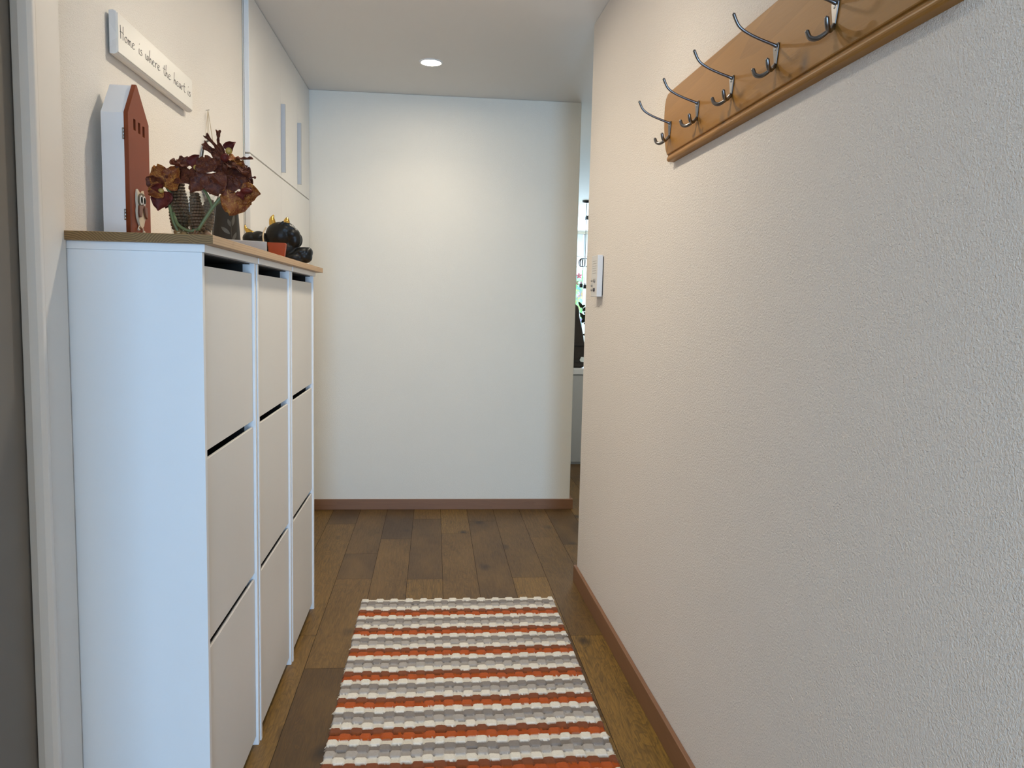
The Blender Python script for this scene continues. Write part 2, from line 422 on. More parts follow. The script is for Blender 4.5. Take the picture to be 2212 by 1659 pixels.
def flower_paint(bm, x, z, r, petals, mi, rnd):
    n = 40; ph = rnd.uniform(0, 6)
    c = bm.verts.new((x, 0, z)); ring = []
    for i in range(n):
        a = 2 * pi * i / n
        rr = r * (0.72 + 0.28 * cos(petals * a + ph))
        ring.append(bm.verts.new((x + rr * cos(a), 0, z + rr * sin(a))))
    for i in range(n):
        bm.faces.new((c, ring[i], ring[(i + 1) % n])).material_index = mi
def stroke_paint(bm, p, wd, mi):
    q = spline([Vector((x, 0, z)) for x, z in p], 6)
    L = []
    for i, v in enumerate(q):
        t = (q[min(i + 1, len(q) - 1)] - q[max(i - 1, 0)]).normalized(); s = Vector((-t.z, 0, t.x))
        L.append((bm.verts.new(v + s * wd / 2), bm.verts.new(v - s * wd / 2)))
    for a, c in zip(L, L[1:]): bm.faces.new((a[0], a[1], c[1], c[0])).material_index = mi
bm = BM(); rp = random.Random(5)
for x, z, r, p, mi in ((2.275, 1.62, 0.055, 6, 0), (2.325, 1.73, 0.05, 5, 0), (2.262, 1.36, 0.06, 5, 3), (2.335, 1.22, 0.075, 6, 2), (2.275, 1.19, 0.05, 5, 5), (2.35, 1.02, 0.05, 5, 4), (2.36, 0.92, 0.05, 6, 4), (2.235, 1.08, 0.05, 5, 5), (2.29, 1.49, 0.05, 4, 2), (2.22, 1.78, 0.05, 5, 2), (2.30, 0.86, 0.05, 5, 2), (2.12, 1.6, 0.07, 6, 0), (2.05, 1.3, 0.08, 5, 3), (2.0, 1.65, 0.07, 6, 2), (1.85, 1.4, 0.09, 6, 4), (1.7, 1.6, 0.08, 5, 0), (1.6, 1.25, 0.09, 6, 5), (2.6, 1.5, 0.09, 6, 0), (2.8, 1.2, 0.09, 5, 3), (3.0, 1.6, 0.09, 6, 4), (3.3, 1.3, 0.1, 5, 2)):
    flower_paint(bm, x, z, r, p, mi, rp)
for k in range(26):
    x = rp.uniform(2.2, 2.4) if k < 14 else rp.uniform(1.5, 3.5); z = rp.uniform(0.82, 1.75)
    stroke_paint(bm, [(x, z), (x + rp.uniform(-.03, .03), z + 0.08), (x + rp.uniform(-.06, .06), z + 0.17)], rp.uniform(0.012, 0.03), rp.choice([1, 1, 1, 3, 2]))
for k in range(46):
    x = rp.uniform(2.19, 2.42) if k < 30 else rp.uniform(1.4, 3.8)
    flower_paint(bm, x, rp.uniform(0.82, 1.78), rp.uniform(0.035, 0.085), rp.choice([3, 4, 5, 6]), rp.choice([6, 7, 8, 9, 6, 7, 2, 1]), rp)
bm.faces.ensure_lookup_table(); lay = {}
for f in bm.faces:
    for v in f.verts: lay.setdefault(v, f.index)
for v, q in lay.items(): v.co.y = YFAR + 0.041 - (q // 40) * 0.0002
ob('window_painting', bm, PAINTS, win)

# ------------------------------------------------------------------ ceiling spots
MAT['lamp_ring'] = plain('lamp_ring_white', (0.85, 0.85, 0.83), 0.4)
def emis(name, col, st):
    m, nt, b = nmat(name); nt.nodes.remove(b)
    e = N(nt, 'ShaderNodeEmission'); e.inputs[0].default_value = (*col, 1); e.inputs[1].default_value = st
    nt.links.new(e.outputs[0], nt.nodes['Material Output'].inputs[0]); return m
def spot(loc, label, power=1.0):
    t = thing('ceiling_downlight', label, 'ceiling light', loc, 0, 'recessed ceiling spots')
    bm = BM(); lathe(bm, [(0.047, 0.0), (0.047, -0.004), (0.052, -0.006), (0.058, -0.004), (0.060, 0.0)], 48, cap=False); ob('trim_ring', bm, MAT['lamp_ring'], t, True)
    bm = BM(); lathe(bm, [(0.0, -0.003), (0.0465, -0.003), (0.0465, 0.0)], 48, cap=False); ob('diffuser', bm, emis('lamp_diffuser', (1.0, 0.885, 0.72), 330.0 * power), t)
    l = bpy.data.lights.new('downlight', 'AREA'); l.shape = 'DISK'; l.size = 0.088; l.energy = LAMP_W * power; l.color = (1.0, 0.885, 0.72); l.spread = radians(125)
    lo = bpy.data.objects.new('downlight', l); COL.objects.link(lo); lo.location = (loc[0], loc[1], loc[2] - 0.005)
    return t
s0 = spot((-0.032, 4.095, ZC), 'round glowing recessed ceiling light in front of the end wall', 0.34)
spot((-0.06, 3.06, ZC), 'round recessed ceiling light between the glowing one in view and the viewer', 0.38)
spot((-0.01, 2.18, ZC), 'round recessed ceiling light above the near shoe cabinet', 0.50)
spot((0.02, -1.30, ZC), 'unseen round ceiling light added behind the viewer to warm the near walls', 1.1)  # added warm fill out of view, lifts the right wall and house side
spot((1.55, 5.25, ZC), 'unseen round ceiling light added beyond the gap to brighten the sideboard', 0.6)  # added fill out of view, brightens the sideboard front

# ------------------------------------------------------------------ shoe cabinets: three units under one board
XF0, SCB = -0.474, 0.0048
UY = [1.6876 + 0.4966 * i for i in range(4)]
def shoe_unit(y0, y1, label):
    xf = XF0 + SCB * ((y0 + y1) / 2 - 1.6876)
    t = thing('shoe_cabinet', label, 'cabinet', (xf, y0, 0), 0, 'white shoe cabinets in a row')
    L = y1 - y0; D = XL + 0.004 - xf
    for a in (0.0035, L - 0.0035 - 0.0155):
        bm = BM(); box(bm, (D, a, 0), (0, a + 0.0155, 1.334)); ob('side_panel', bm, MAT['white'], t, bevel=0.0008)
    bm = BM(); box(bm, (D, 0.0002, 1.334), (0.006, L - 0.0002, 1.350)); ob('top_panel', bm, MAT['white'], t, bevel=0.0008)
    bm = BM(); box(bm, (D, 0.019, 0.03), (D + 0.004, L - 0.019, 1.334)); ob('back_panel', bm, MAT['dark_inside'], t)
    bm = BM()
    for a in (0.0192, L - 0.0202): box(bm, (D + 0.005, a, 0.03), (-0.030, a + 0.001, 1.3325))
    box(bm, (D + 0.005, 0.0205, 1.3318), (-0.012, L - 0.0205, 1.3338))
    ob('inner_shade', bm, MAT['dark_inside'], t)  # dark sheets added inside to imitate the shade of the open compartments
    bm = BM(); box(bm, (-0.045, 0.019, 0.0), (-0.03, L - 0.019, 0.06)); ob('plinth', bm, MAT['white'], t)
    for z0, z1 in ((0.026, 0.478), (0.496, 0.899), (0.917, 1.308)):
        bm = BM()
        a, c = 0.0215, L - 0.0215
        # flap with a bevelled grip edge on top
        prism(bm, [(-0.0235, z0), (-0.0065, z0), (-0.0065, z1), (-0.0135, z1), (-0.0235, z1 - 0.012)], 1, a, c)
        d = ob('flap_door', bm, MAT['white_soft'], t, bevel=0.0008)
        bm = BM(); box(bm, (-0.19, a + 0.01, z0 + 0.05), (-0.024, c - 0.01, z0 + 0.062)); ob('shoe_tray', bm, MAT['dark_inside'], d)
    return t
shoe_unit(UY[0], UY[1], 'white three-flap shoe cabinet nearest the viewer, its blue-lit side next to the door casing')
shoe_unit(UY[1], UY[2], 'white three-flap shoe cabinet in the middle of the row')
shoe_unit(UY[2], UY[3], 'white three-flap shoe cabinet farthest along the hall, closest to the end wall')

# ------------------------------------------------------------------ wooden board on top
def lamella(nt, sx, xx, cell):
    """each glued strip has its own pith, now below the board, now above it"""
    idx = math_(nt, 'FLOOR', xx)
    par = math_(nt, 'FRACT', math_(nt, 'MULTIPLY', idx, 0.5))
    h = math_(nt, 'SUBTRACT', math_(nt, 'FRACT', math_(nt, 'MULTIPLY', math_(nt, 'ADD', idx, 1.3), 0.618)), 0.5)
    dx = math_(nt, 'ADD', math_(nt, 'MULTIPLY', cell, 0.085), math_(nt, 'MULTIPLY', h, 0.07))
    dz = math_(nt, 'ADD', sx.outputs[2], math_(nt, 'SUBTRACT', 0.045, math_(nt, 'MULTIPLY', par, 0.20)))
    return dx, dz
def pine_board():
    m, nt, b = nmat('oiled_board')
    tc = N(nt, 'ShaderNodeTexCoord'); sx = N(nt, 'ShaderNodeSeparateXYZ'); nt.links.new(tc.outputs['Object'], sx.inputs[0])
    wob = noise(nt, coords(nt, (1, 0.15, 1)), 14, 3)
    xx = math_(nt, 'DIVIDE', sx.outputs[0], 0.085)
    cell = math_(nt, 'SUBTRACT', math_(nt, 'FRACT', xx), 0.5)
    dx, dz = lamella(nt, sx, xx, cell)
    rad = math_(nt, 'SQRT', math_(nt, 'ADD', math_(nt, 'MULTIPLY', dx, dx), math_(nt, 'MULTIPLY', dz, dz)))
    rings = math_(nt, 'FRACT', math_(nt, 'ADD', math_(nt, 'MULTIPLY', rad, 190.0), math_(nt, 'MULTIPLY', wob, 2.0)))
    fine = noise(nt, coords(nt, (60, 1.5, 60)), 6, 4)
    c = mixc(nt, math_(nt, 'POWER', rings, 2.0), (0.52, 0.34, 0.17), (0.36, 0.20, 0.085))
    c = mixc(nt, math_(nt, 'MULTIPLY', fine, 0.5), c, (0.56, 0.38, 0.22))
    nt.links.new(c, b.inputs['Base Color']); b.inputs['Roughness'].default_value = 0.5
    e, nt2, b2 = nmat('oiled_board_end_grain')
    tc = N(nt2, 'ShaderNodeTexCoord'); sx = N(nt2, 'ShaderNodeSeparateXYZ'); nt2.links.new(tc.outputs['Object'], sx.inputs[0])
    wob = noise(nt2, coords(nt2), 30, 2)
    xx = math_(nt2, 'DIVIDE', sx.outputs[0], 0.085)
    cell = math_(nt2, 'SUBTRACT', math_(nt2, 'FRACT', xx), 0.5)
    dx, dz = lamella(nt2, sx, xx, cell)
    rad = math_(nt2, 'SQRT', math_(nt2, 'ADD', math_(nt2, 'MULTIPLY', dx, dx), math_(nt2, 'MULTIPLY', dz, dz)))
    rings = math_(nt2, 'FRACT', math_(nt2, 'ADD', math_(nt2, 'MULTIPLY', rad, 230.0), math_(nt2, 'MULTIPLY', wob, 1.2)))
    c = mixc(nt2, math_(nt2, 'POWER', rings, 3.0), (0.155, 0.080, 0.021), (0.37, 0.215, 0.066))
    nt2.links.new(c, b2.inputs['Base Color']); b2.inputs['Roughness'].default_value = 0.6
    return [m, e]
bm = BM(); box(bm, (0, 0, 0), (0.302, 1.563, 0.0185))
bm.faces.ensure_lookup_table()
for f in bm.faces:
    f.normal_update()
    if abs(f.normal.y) > 0.9: f.material_index = 1
o = ob('wooden_board', bm, pine_board(), bevel=0.0012); o.location = (-0.7485, 1.675, 1.3502); o.rotation_euler = (0, 0, -0.0030)
tag(o, 'long brown wooden board lying across the tops of the white shoe cabinets', 'shelf board')
ZT = 1.3688

# ------------------------------------------------------------------ built-in wall cabinet at the end of the left wall
t = thing('tall_wall_cabinet', 'white built-in wall cabinet with slim grey handles reaching the ceiling', 'cabinet', (-0.735, 3.27, 0))
bm = BM(); box(bm, (-0.48, 0.008, 0.02), (-0.016, 1.452, ZC - 0.006)); ob('carcass', bm, MAT['white_tall'], t)
ZS = 1.8125
bm = BM(); box(bm, (-0.06, -0.0105, 0.02), (-0.0185, 0.0075, ZC - 0.006)); ob('gap_shade', bm, MAT['dark_inside'], t)  # dark strip added in the crevice, its colour standing in for shade
def tdoor(y0, y1, z0, z1, hy=None):
    bm = BM(); box(bm, (-0.0145, y0, z0), (0.005, y1, z1)); d = ob('door', bm, MAT['white_tall'], t, bevel=0.0012)
    if hy is not None:
        bm = BM(); z0h, z1h = hy[1], hy[2]
        box(bm, (0.005, hy[0], z0h), (0.024, hy[0] + 0.004, z1h)); box(bm, (0.0205, hy[0] + 0.004, z0h), (0.0245, hy[0] + 0.014, z1h))
        ob('handle', bm, MAT['handle_alu'], d, bevel=0.0012)
tdoor(0.015, 0.634, ZS + 0.003, ZC - 0.004)
tdoor(0.636, 1.064, ZS + 0.003, ZC - 0.004, (0.640, 1.838, 2.152))
tdoor(1.066, 1.455, ZS + 0.003, ZC - 0.004, (1.070, 1.845, 2.160))
tdoor(0.015, 0.6335, 0.05, ZS - 0.003)
tdoor(0.6365, 1.455, 0.05, ZS - 0.003)
t.rotation_euler = (0, 0, -0.006)

# ------------------------------------------------------------------ sign on the left wall
GLY = {  # monoline strokes; x to the right, y up, x-height 1
 'H': (1.35, [[(0.15, 2.2), (0.2, 1.2), (0.22, 0.0)], [(1.0, 2.3), (0.95, 1.2), (0.9, 0.0)], [(0.05, 1.05), (0.5, 1.2), (1.1, 1.1)]]),
 'o': (1.0, [[(0.55, 1.0), (0.2, 0.8), (0.12, 0.35), (0.4, 0.0), (0.75, 0.2), (0.8, 0.7), (0.5, 1.0), (0.7, 0.95)]]),
 'm': (1.35, [[(0.12, 0.95), (0.16, 0.5), (0.14, 0.0)], [(0.15, 0.45), (0.38, 0.9), (0.52, 0.75), (0.55, 0.05)], [(0.56, 0.5), (0.82, 0.92), (1.0, 0.7), (1.05, 0.1), (1.25, 0.05)]]),
 'e': (1.0, [[(0.12, 0.42), (0.55, 0.62), (0.72, 0.82), (0.5, 1.02), (0.18, 0.72), (0.15, 0.3), (0.45, 0.0), (0.98, 0.25)]]),
 'i': (0.6, [[(0.25, 0.95), (0.18, 0.4), (0.25, 0.05), (0.45, 0.08)], [(0.36, 1.75), (0.38, 1.88)]]),
 's': (0.75, [[(0.6, 0.95), (0.3, 1.0), (0.2, 0.75), (0.5, 0.5), (0.55, 0.15), (0.25, 0.0), (0.02, 0.1)]]),
 'w': (1.25, [[(0.1, 1.0), (0.14, 0.3), (0.35, 0.02), (0.55, 0.35), (0.6, 0.85)], [(0.6, 0.45), (0.75, 0.05), (1.0, 0.3), (0.98, 0.95), (0.7, 0.9)]]),
 'h': (1.0, [[(0.3, 2.3), (0.2, 1.2), (0.12, 0.0)], [(0.14, 0.3), (0.45, 0.9), (0.62, 0.75), (0.62, 0.2), (0.9, 0.05)]]),
 'r': (0.85, [[(0.15, 0.95), (0.2, 0.5), (0.18, 0.0)], [(0.2, 0.5), (0.4, 0.9), (0.65, 1.0), (0.78, 0.85)]]),
 't': (0.8, [[(0.4, 1.85), (0.3, 0.9), (0.32, 0.2), (0.6, 0.0), (0.8, 0.15)], [(0.0, 1.2), (0.35, 1.25), (0.75, 1.2)]]),
 'a': (1.0, [[(0.75, 0.9), (0.4, 1.0), (0.12, 0.6), (0.2, 0.1), (0.5, 0.1), (0.75, 0.8)], [(0.76, 0.95), (0.76, 0.2), (0.98, 0.05)]]),
}
t = thing('wall_sign', 'long white wooden wall sign with handwritten words about home, above the little house', 'sign', (XL, 1.955, 1.792))
MAT['sign_white'] = plain('sign_white', (0.80, 0.775, 0.71), 0.35, vary=0.01)
MAT['sign_edge'] = wood('sign_whitewashed', [(0.74, 0.72, 0.69), (0.58, 0.56, 0.53), (0.80, 0.78, 0.75)], 0.6, axis=1, ring=6)
LS = 0.566
bm = BM(); box(bm, (0.0, 0.035, 0.004), (0.006, LS - 0.02, 0.090)); ob('backing', bm, MAT['sign_edge'], t)
bm = BM(); prism(bm, [(0.006, 0.0), (0.0155, -0.0015), (0.022, 0.0015), (0.0225, 0.0045), (0.0225, 0.0905), (0.022, 0.0935), (0.0155, 0.0965), (0.006, 0.095)], 1, 0, LS); ob('frame', bm, MAT['sign_edge'], t, bevel=0.001)
bm = BM(); box(bm, (0.0215, 0.003, 0.004), (0.0250, LS - 0.003, 0.091)); ob('face_panel', bm, MAT['sign_white'], t, bevel=0.0008)
MAT['ink'] = plain('black_ink', (0.035, 0.033, 0.030), 0.32)
XH, BASE = 0.0134, 1.830 - 1.792
for word, y0, y1 in (('Home', 1.968, 2.060), ('is', 2.083, 2.109), ('where', 2.129, 2.237), ('the', 2.260, 2.323), ('heart', 2.346, 2.450), ('is', 2.470, 2.501)):
    bm = BM(); Wd = sum(GLY[c][0] for c in word); k = (y1 - y0) / Wd; x = 0
    for c in word:
        adv, st = GLY[c]
        for s in st:
            P = [Vector((0.0252, y0 - 1.955 + (x + p[0]) * k, BASE + p[1] * XH)) for p in s]
            tube(bm, spline(P, 5), 0.00072, 6)
        x += adv
    ob('lettering', bm, MAT['ink'], t, True)

# ------------------------------------------------------------------ little house (key cabinet)
MAT['white_wash'] = plain('whitewashed_wood', (0.74, 0.73, 0.72), 0.65, vary=0.05, vscale=14, bstr=0.2, bscale=90)
MAT['rust'] = plain('rust_red_paint', (0.205, 0.043, 0.012), 0.55, vary=0.10, vscale=7, spec=0.25)
HX, HY0, HY1 = -0.6725, 1.860, 1.9865
t = thing('key_cabinet', 'house-shaped key cabinet, white sides and rust-red door with an owl, standing on the board', 'cabinet', (0, 0, 0))
eav, pk = 1.641, 1.7125; ym = 1.914
bm = BM()
xs0, xs1 = -0.730, HX - 0.0092
th = 0.006
out = [(HY0, ZT), (HY1, ZT), (HY1, eav), (ym, pk), (HY0, eav)]
inn = [(HY0 + th, ZT + th), (HY1 - th, ZT + th), (HY1 - th, eav - 0.003), (ym, pk - 0.009), (HY0 + th, eav - 0.003)]
vo = [[bm.verts.new((x, *p)) for p in out] for x in (xs0, xs1)]
vi = [[bm.verts.new((x, *p)) for p in inn] for x in (xs0 + 0.004, xs1)]
for k in range(5):
    j = (k + 1) % 5
    bm.faces.new((vo[0][k], vo[0][j], vo[1][j], vo[1][k])); bm.faces.new((vi[0][j], vi[0][k], vi[1][k], vi[1][j]))
    bm.faces.new((vo[1][k], vo[1][j], vi[1][j], vi[1][k]))
bm.faces.new(vo[0][::-1]); bm.faces.new(vi[0])
ob('house_body', bm, MAT['white_wash'], t, bevel=0.0006)
def yz_plate(name, outline, holes, depth, mat, parent, x0, bevel=0.0):
    """plate in the y-z plane, thickness along +x from x0"""
    o = plate(name, outline, holes, depth, mat, parent, bevel)
    o.data.transform(Matrix(((0, 0, 1, x0), (1, 0, 0, 0), (0, 1, 0, 0), (0, 0, 0, 1)))); return o
slots = []
for y0, y1, z0, z1 in ((1.8909, 1.9045, 1.611, 1.6355), (1.9195, 1.9330, 1.609, 1.6335), (1.9465, 1.9602, 1.6065, 1.631)):
    slots.append([(y0, z0), (y1, z0), (y1, z1), (y0, z1)])
door = yz_plate('house_door', [(HY0 - 0.0005, ZT + 0.001), (HY1, ZT + 0.001), (HY1, eav - 0.001), (ym + 0.003, pk + 0.001), (ym - 0.003, pk + 0.001), (HY0 - 0.0005, eav + 0.001)], slots, 0.0092, MAT['rust'], t, HX - 0.0092)
for z in (1.421, 1.596):
    bm = BM(); lathe(bm, [(0.0024, -0.012), (0.0024, -0.005), (0.0019, -0.0045), (0.0019, -0.004), (0.0024, -0.0035), (0.0024, 0.0035), (0.0019, 0.004), (0.0019, 0.0045), (0.0024, 0.005), (0.0024, 0.012)], 14, (HX - 0.0100, HY0 - 0.0022, z)); ob('hinge', bm, MAT['steel'], t, True)
# owl
MAT['owl_cream'] = plain('owl_cream_wood', (0.60, 0.50, 0.36), 0.6, vary=0.1, vscale=80)
MAT['owl_olive'] = plain('owl_olive_paint', (0.125, 0.085, 0.042), 0.6, vary=0.15, vscale=60)
MAT['owl_brown'] = plain('owl_brown_paint', (0.16, 0.055, 0.025), 0.5, vary=0.1, vscale=60)
MAT['owl_white'] = plain('owl_white_paint', (0.80, 0.76, 0.70), 0.4)
MAT['gloss_black'] = plain('gloss_black', (0.004, 0.004, 0.004), 0.8, vary=0.3, spec=0.05)
def ell(cy, cz, ry, rz, n=28): return [(cy + ry * cos(2 * pi * i / n), cz + rz * sin(2 * pi * i / n)) for i in range(n)]
x_ = HX
before_owl = set(bpy.data.objects)
owl = yz_plate('owl_ornament', [(1.9105, 1.484), (1.9225, 1.478), (1.938, 1.477), (1.9465, 1.4845), (1.9535, 1.472), (1.9560, 1.458), (1.9545, 1.446), (1.9575, 1.435), (1.9570, 1.422), (1.9505, 1.414), (1.9450, 1.404), (1.9335, 1.398), (1.9220, 1.403), (1.9145, 1.413), (1.9080, 1.421), (1.9060, 1.436), (1.9085, 1.446), (1.9065, 1.459), (1.9070, 1.472)], [], 0.0050, MAT['owl_cream'], door, x_ + 0.0002, 0.0006)
yz_plate('owl_head', ell(1.9315, 1.4615, 0.0235, 0.0155), [], 0.0020, MAT['owl_olive'], door, x_ + 0.0054)
for c in (1.9243, 1.9425):
    yz_plate('owl_eye', ell(c, 1.4612, 0.0085, 0.0105), [], 0.0009, MAT['owl_white'], door, x_ + 0.0074)
    yz_plate('owl_pupil', ell(c + 0.0006, 1.4612, 0.0055, 0.0078), [], 0.0004, MAT['gloss_black'], door, x_ + 0.0083)
yz_plate('owl_beak', [(1.9290, 1.4520), (1.9380, 1.4520), (1.9340, 1.4405)], [], 0.003, MAT['owl_brown'], door, x_ + 0.0054)
yz_plate('owl_wing', [(1.9085, 1.4475), (1.9275, 1.4485), (1.9265, 1.434), (1.9205, 1.4225), (1.9110, 1.4215), (1.9065, 1.430)], [], 0.0045, MAT['owl_brown'], door, x_ + 0.0054, 0.0008)
yz_plate('owl_wing', [(1.9400, 1.4485), (1.9555, 1.4465), (1.9585, 1.433), (1.9555, 1.4215), (1.9475, 1.4265), (1.9425, 1.436)], [], 0.0045, MAT['owl_brown'], door, x_ + 0.0054, 0.0008)
for c, b0 in ((1.9135, 1.391), (1.9470, 1.388)):
    bm = BM(); tube(bm, [(x_ + 0.0025, c + (0.008 if c < 1.93 else -0.006), 1.4035), (x_ + 0.003, c, b0 + 0.005)], 0.0014, 8); ellipsoid(bm, (x_ + 0.004, c, b0 + 0.003), (0.003, 0.0042, 0.0028)); ob('owl_foot', bm, MAT['owl_cream'], door, True)
for o in set(bpy.data.objects) - before_owl: o.location = (0, -0.0165, -0.002)

# ------------------------------------------------------------------ glass vase
def vase_glass():
    m, nt, b = nmat('vase_glass'); nt.nodes.remove(b)
    tr = N(nt, 'ShaderNodeBsdfTransparent'); tr.inputs[0].default_value = (0.93, 0.95, 0.95, 1)
    gl = N(nt, 'ShaderNodeBsdfGlossy'); gl.inputs['Roughness'].default_value = 0.03
    fr = facing_fresnel(nt, 1.0)
    mx = N(nt, 'ShaderNodeMixShader')
    nt.links.new(fr, mx.inputs[0]); nt.links.new(tr.outputs[0], mx.inputs[1]); nt.links.new(gl.outputs[0], mx.inputs[2])
    nt.links.new(mx.outputs[0], nt.nodes['Material Output'].inputs[0]); return m
VC = (-0.554, 1.908)
VROT = radians(53.8)
def sq(h, cr, z, seg=5):
    P = []
    for q in range(4):
        a0 = q * pi / 2
        cx, cy = (h - cr) * (1 if q in (0, 3) else -1), (h - cr) * (1 if q in (0, 1) else -1)
        for i in range(seg):
            a = a0 + (pi / 2) * i / (seg - 1); P.append((cx + cr * cos(a), cy + cr * sin(a), z))
    return P
t = thing('glass_vase', 'square clear glass vase holding orchids and cones, at the near end of the board', 'vase', (VC[0], VC[1], ZT), VROT)
bm = BM(); prof = [(0.0305, 0.0), (0.0320, 0.002), (0.0395, 0.105), (0.0393, 0.1065), (0.0365, 0.1065), (0.0355, 0.104), (0.0295, 0.008)]
rings = [[bm.verts.new(p) for p in sq(h, 0.006 if i < 4 else 0.004, z)] for i, (h, z) in enumerate(prof)]
n = len(rings[0])
for a, c in zip(rings, rings[1:]):
    for i in range(n): bm.faces.new((a[i], a[(i + 1) % n], c[(i + 1) % n], c[i]))
bm.faces.new(rings[0][::-1]); bm.faces.new(rings[-1])
ob('vase_body', bm, vase_glass(), t, True)

# pine cones inside
MAT['cone'] = plain('pine_cone_brown', (0.100, 0.050, 0.019), 0.6, vary=0.4, vscale=120)
MAT['cone_core'] = plain('pine_cone_core', (0.035, 0.018, 0.010), 0.8)
def cone_thing(base, top, r, rows, label, seed):
    base, top = Vector(base), Vector(top); ax = (top - base); L = ax.length; ax.normalize()
    t = thing('pine_cone', label, 'pine cone', base, 0, 'pine cones in the glass vase')
    q = Vector((0, 0, 1)).rotation_difference(ax).to_matrix()
    prof = lambda u: r * (0.55 + 0.45 * sin(pi * min(1, u * 1.15 + 0.12))) * (1 if u < 0.9 else 1 - (u - 0.9) * 4)
    bm = BM(); lathe(bm, [(prof(i / 12) * 0.78, L * i / 12) for i in range(13)], 18)
    bmesh.ops.transform(bm, matrix=q.to_4x4(), verts=bm.verts); ob('core', bm, MAT['cone_core'], t, True)
    bm = BM(); rr = random.Random(seed)
    for i in range(rows):
        u = (i + 0.5) / rows; R = prof(u); n = max(7, int(2 * pi * R / 0.0072))
        for k in range(n):
            a = 2 * pi * (k + 0.5 * (i % 2)) / n
            c = Vector((R * 0.90 * cos(a), R * 0.90 * sin(a), L * u))
            m = Matrix.Rotation(a, 3, 'Z') @ Matrix.Rotation(-0.5, 3, 'Y')
            ellipsoid(bm, q @ c, (0.0038, 0.0050 * rr.uniform(0.9, 1.15), L / rows * 0.50), q @ m, 8, 6)
    ob('scales', bm, MAT['cone'], t, True)
cone_thing((-0.5795, 1.903, ZT + 0.026), (-0.583, 1.905, ZT + 0.145), 0.0215, 17, 'tall brown pine cone on the left inside the glass vase', 1)
cone_thing((-0.536, 1.884, ZT + 0.026), (-0.541, 1.883, ZT + 0.108), 0.0185, 12, 'brown pine cone in the front middle of the glass vase', 2)
cone_thing((-0.5325, 1.922, ZT + 0.024), (-0.520, 1.927, ZT + 0.100), 0.0165, 11, 'brown pine cone at the right rear inside the glass vase', 3)
# dried nuts on the bottom
MAT['nut_gold'] = plain('nut_gold_brown', (0.30, 0.19, 0.075), 0.35, 0.35, vary=0.3, vscale=90, bstr=0.6, bscale=160, bdist=0.002)
MAT['nut_brown'] = plain('nut_brown', (0.20, 0.105, 0.05), 0.5, vary=0.3, vscale=90, bstr=0.5, bscale=160, bdist=0.002)
def nut(c, r, mat, label, seed):
    bm = BM(); bmesh.ops.create_icosphere(bm, subdivisions=3, radius=1); rr = random.Random(seed); ph = rr.uniform(0, 6)
    for v in bm.verts:
        a = math.atan2(v.co.y, v.co.x); v.co *= r * (1 + 0.10 * sin(4 * a + ph) * (1 - v.co.z ** 2) + 0.05 * sin(9 * v.co.z + ph))
        v.co.z *= 0.88
    o = ob('dried_nut', bm, mat, None, True); o.location = c; o.rotation_euler = (rr.uniform(0, 3), rr.uniform(0, 3), ph)
    return tag(o, label, 'nut', 'dried nuts on the bottom of the vase')
NB = ZT + 0.008
nut((-0.577, 1.884, NB + 0.010), 0.0105, MAT['nut_gold'], 'golden brown walnut at the front left on the vase bottom', 1)
nut((-0.560, 1.872, NB + 0.007), 0.0075, MAT['nut_gold'], 'small golden nut at the front corner of the vase bottom', 2)
nut((-0.535, 1.900, NB + 0.009), 0.0090, MAT['nut_brown'], 'dark brown nut under the middle cone in the vase', 3)
nut((-0.521, 1.906, NB + 0.009), 0.0095, MAT['nut_brown'], 'round brown nut at the right side of the vase bottom', 4)
bm = BM()
for k in range(7):
    a = 2 * pi * k / 7
    tube(bm, [(0, 0, 0.001), (0.006 * cos(a), 0.006 * sin(a), 0.004), (0.014 * cos(a), 0.014 * sin(a), 0.012 + 0.004 * (k % 3))], [0.0042, 0.0036, 0.0006], 8)
o = ob('star_pod', bm, MAT['nut_brown'], None, True); o.location = (-0.5435, 1.876, NB + 0.005)
tag(o, 'spiky star-shaped dried pod at the front of the vase bottom', 'seed pod')

# ------------------------------------------------------------------ orchids
def petal_mat(name, c0, c1, c2):
    m, nt, b = nmat(name)
    v = coords(nt)
    fine = noise(nt, v, 150, 5, 0.65, 1.6)
    big = noise(nt, v, 38, 3, 0.6, 0.5)
    c = mixc(nt, ramp(nt, big, [(0.40, (0, 0, 0)), (0.66, (1, 1, 1))]), c0, c1)
    k = math_(nt, 'MULTIPLY', ramp(nt, fine, [(0.50, (0, 0, 0)), (0.62, (1, 1, 1))]), math_(nt, 'MULTIPLY', big, 1.3))
    c = mixc(nt, k, c, c2)
    nt.links.new(c, b.inputs['Base Color']); b.inputs['Roughness'].default_value = 0.55; b.inputs['Specular IOR Level'].default_value = 0.22
    b.inputs['Subsurface Weight'].default_value = 0.0
    bump(nt, b, fine, 0.25, 0.0008)
    return m
MAT['petal_brown'] = petal_mat('petal_brown_red', (0.060, 0.013, 0.007), (0.125, 0.030, 0.013), (0.205, 0.068, 0.022))
MAT['petal_orange'] = petal_mat('petal_orange_red', (0.140, 0.027, 0.007), (0.290, 0.085, 0.015), (0.48, 0.22, 0.04))
MAT['petal_dark'] = petal_mat('petal_dark_wine', (0.075, 0.010, 0.007), (0.130, 0.016, 0.009), (0.16, 0.03, 0.015))
MAT['lip_yellow'] = plain('lip_yellow', (0.42, 0.27, 0.06), 0.4, vary=0.2, vscale=80)
MAT['stem_green'] = plain('stem_green', (0.125, 0.150, 0.055), 0.5, vary=0.2, vscale=30)
def fl(u, v, y):      # millimetre grid of the arrangement: u to the right, v downwards
    k = (y / 1.92)
    return Vector((-0.566 * k + (u - 405) * 0.001125 * k, y, 1.2423 + (0.2917 - (v - 365) * 0.001108) * k))
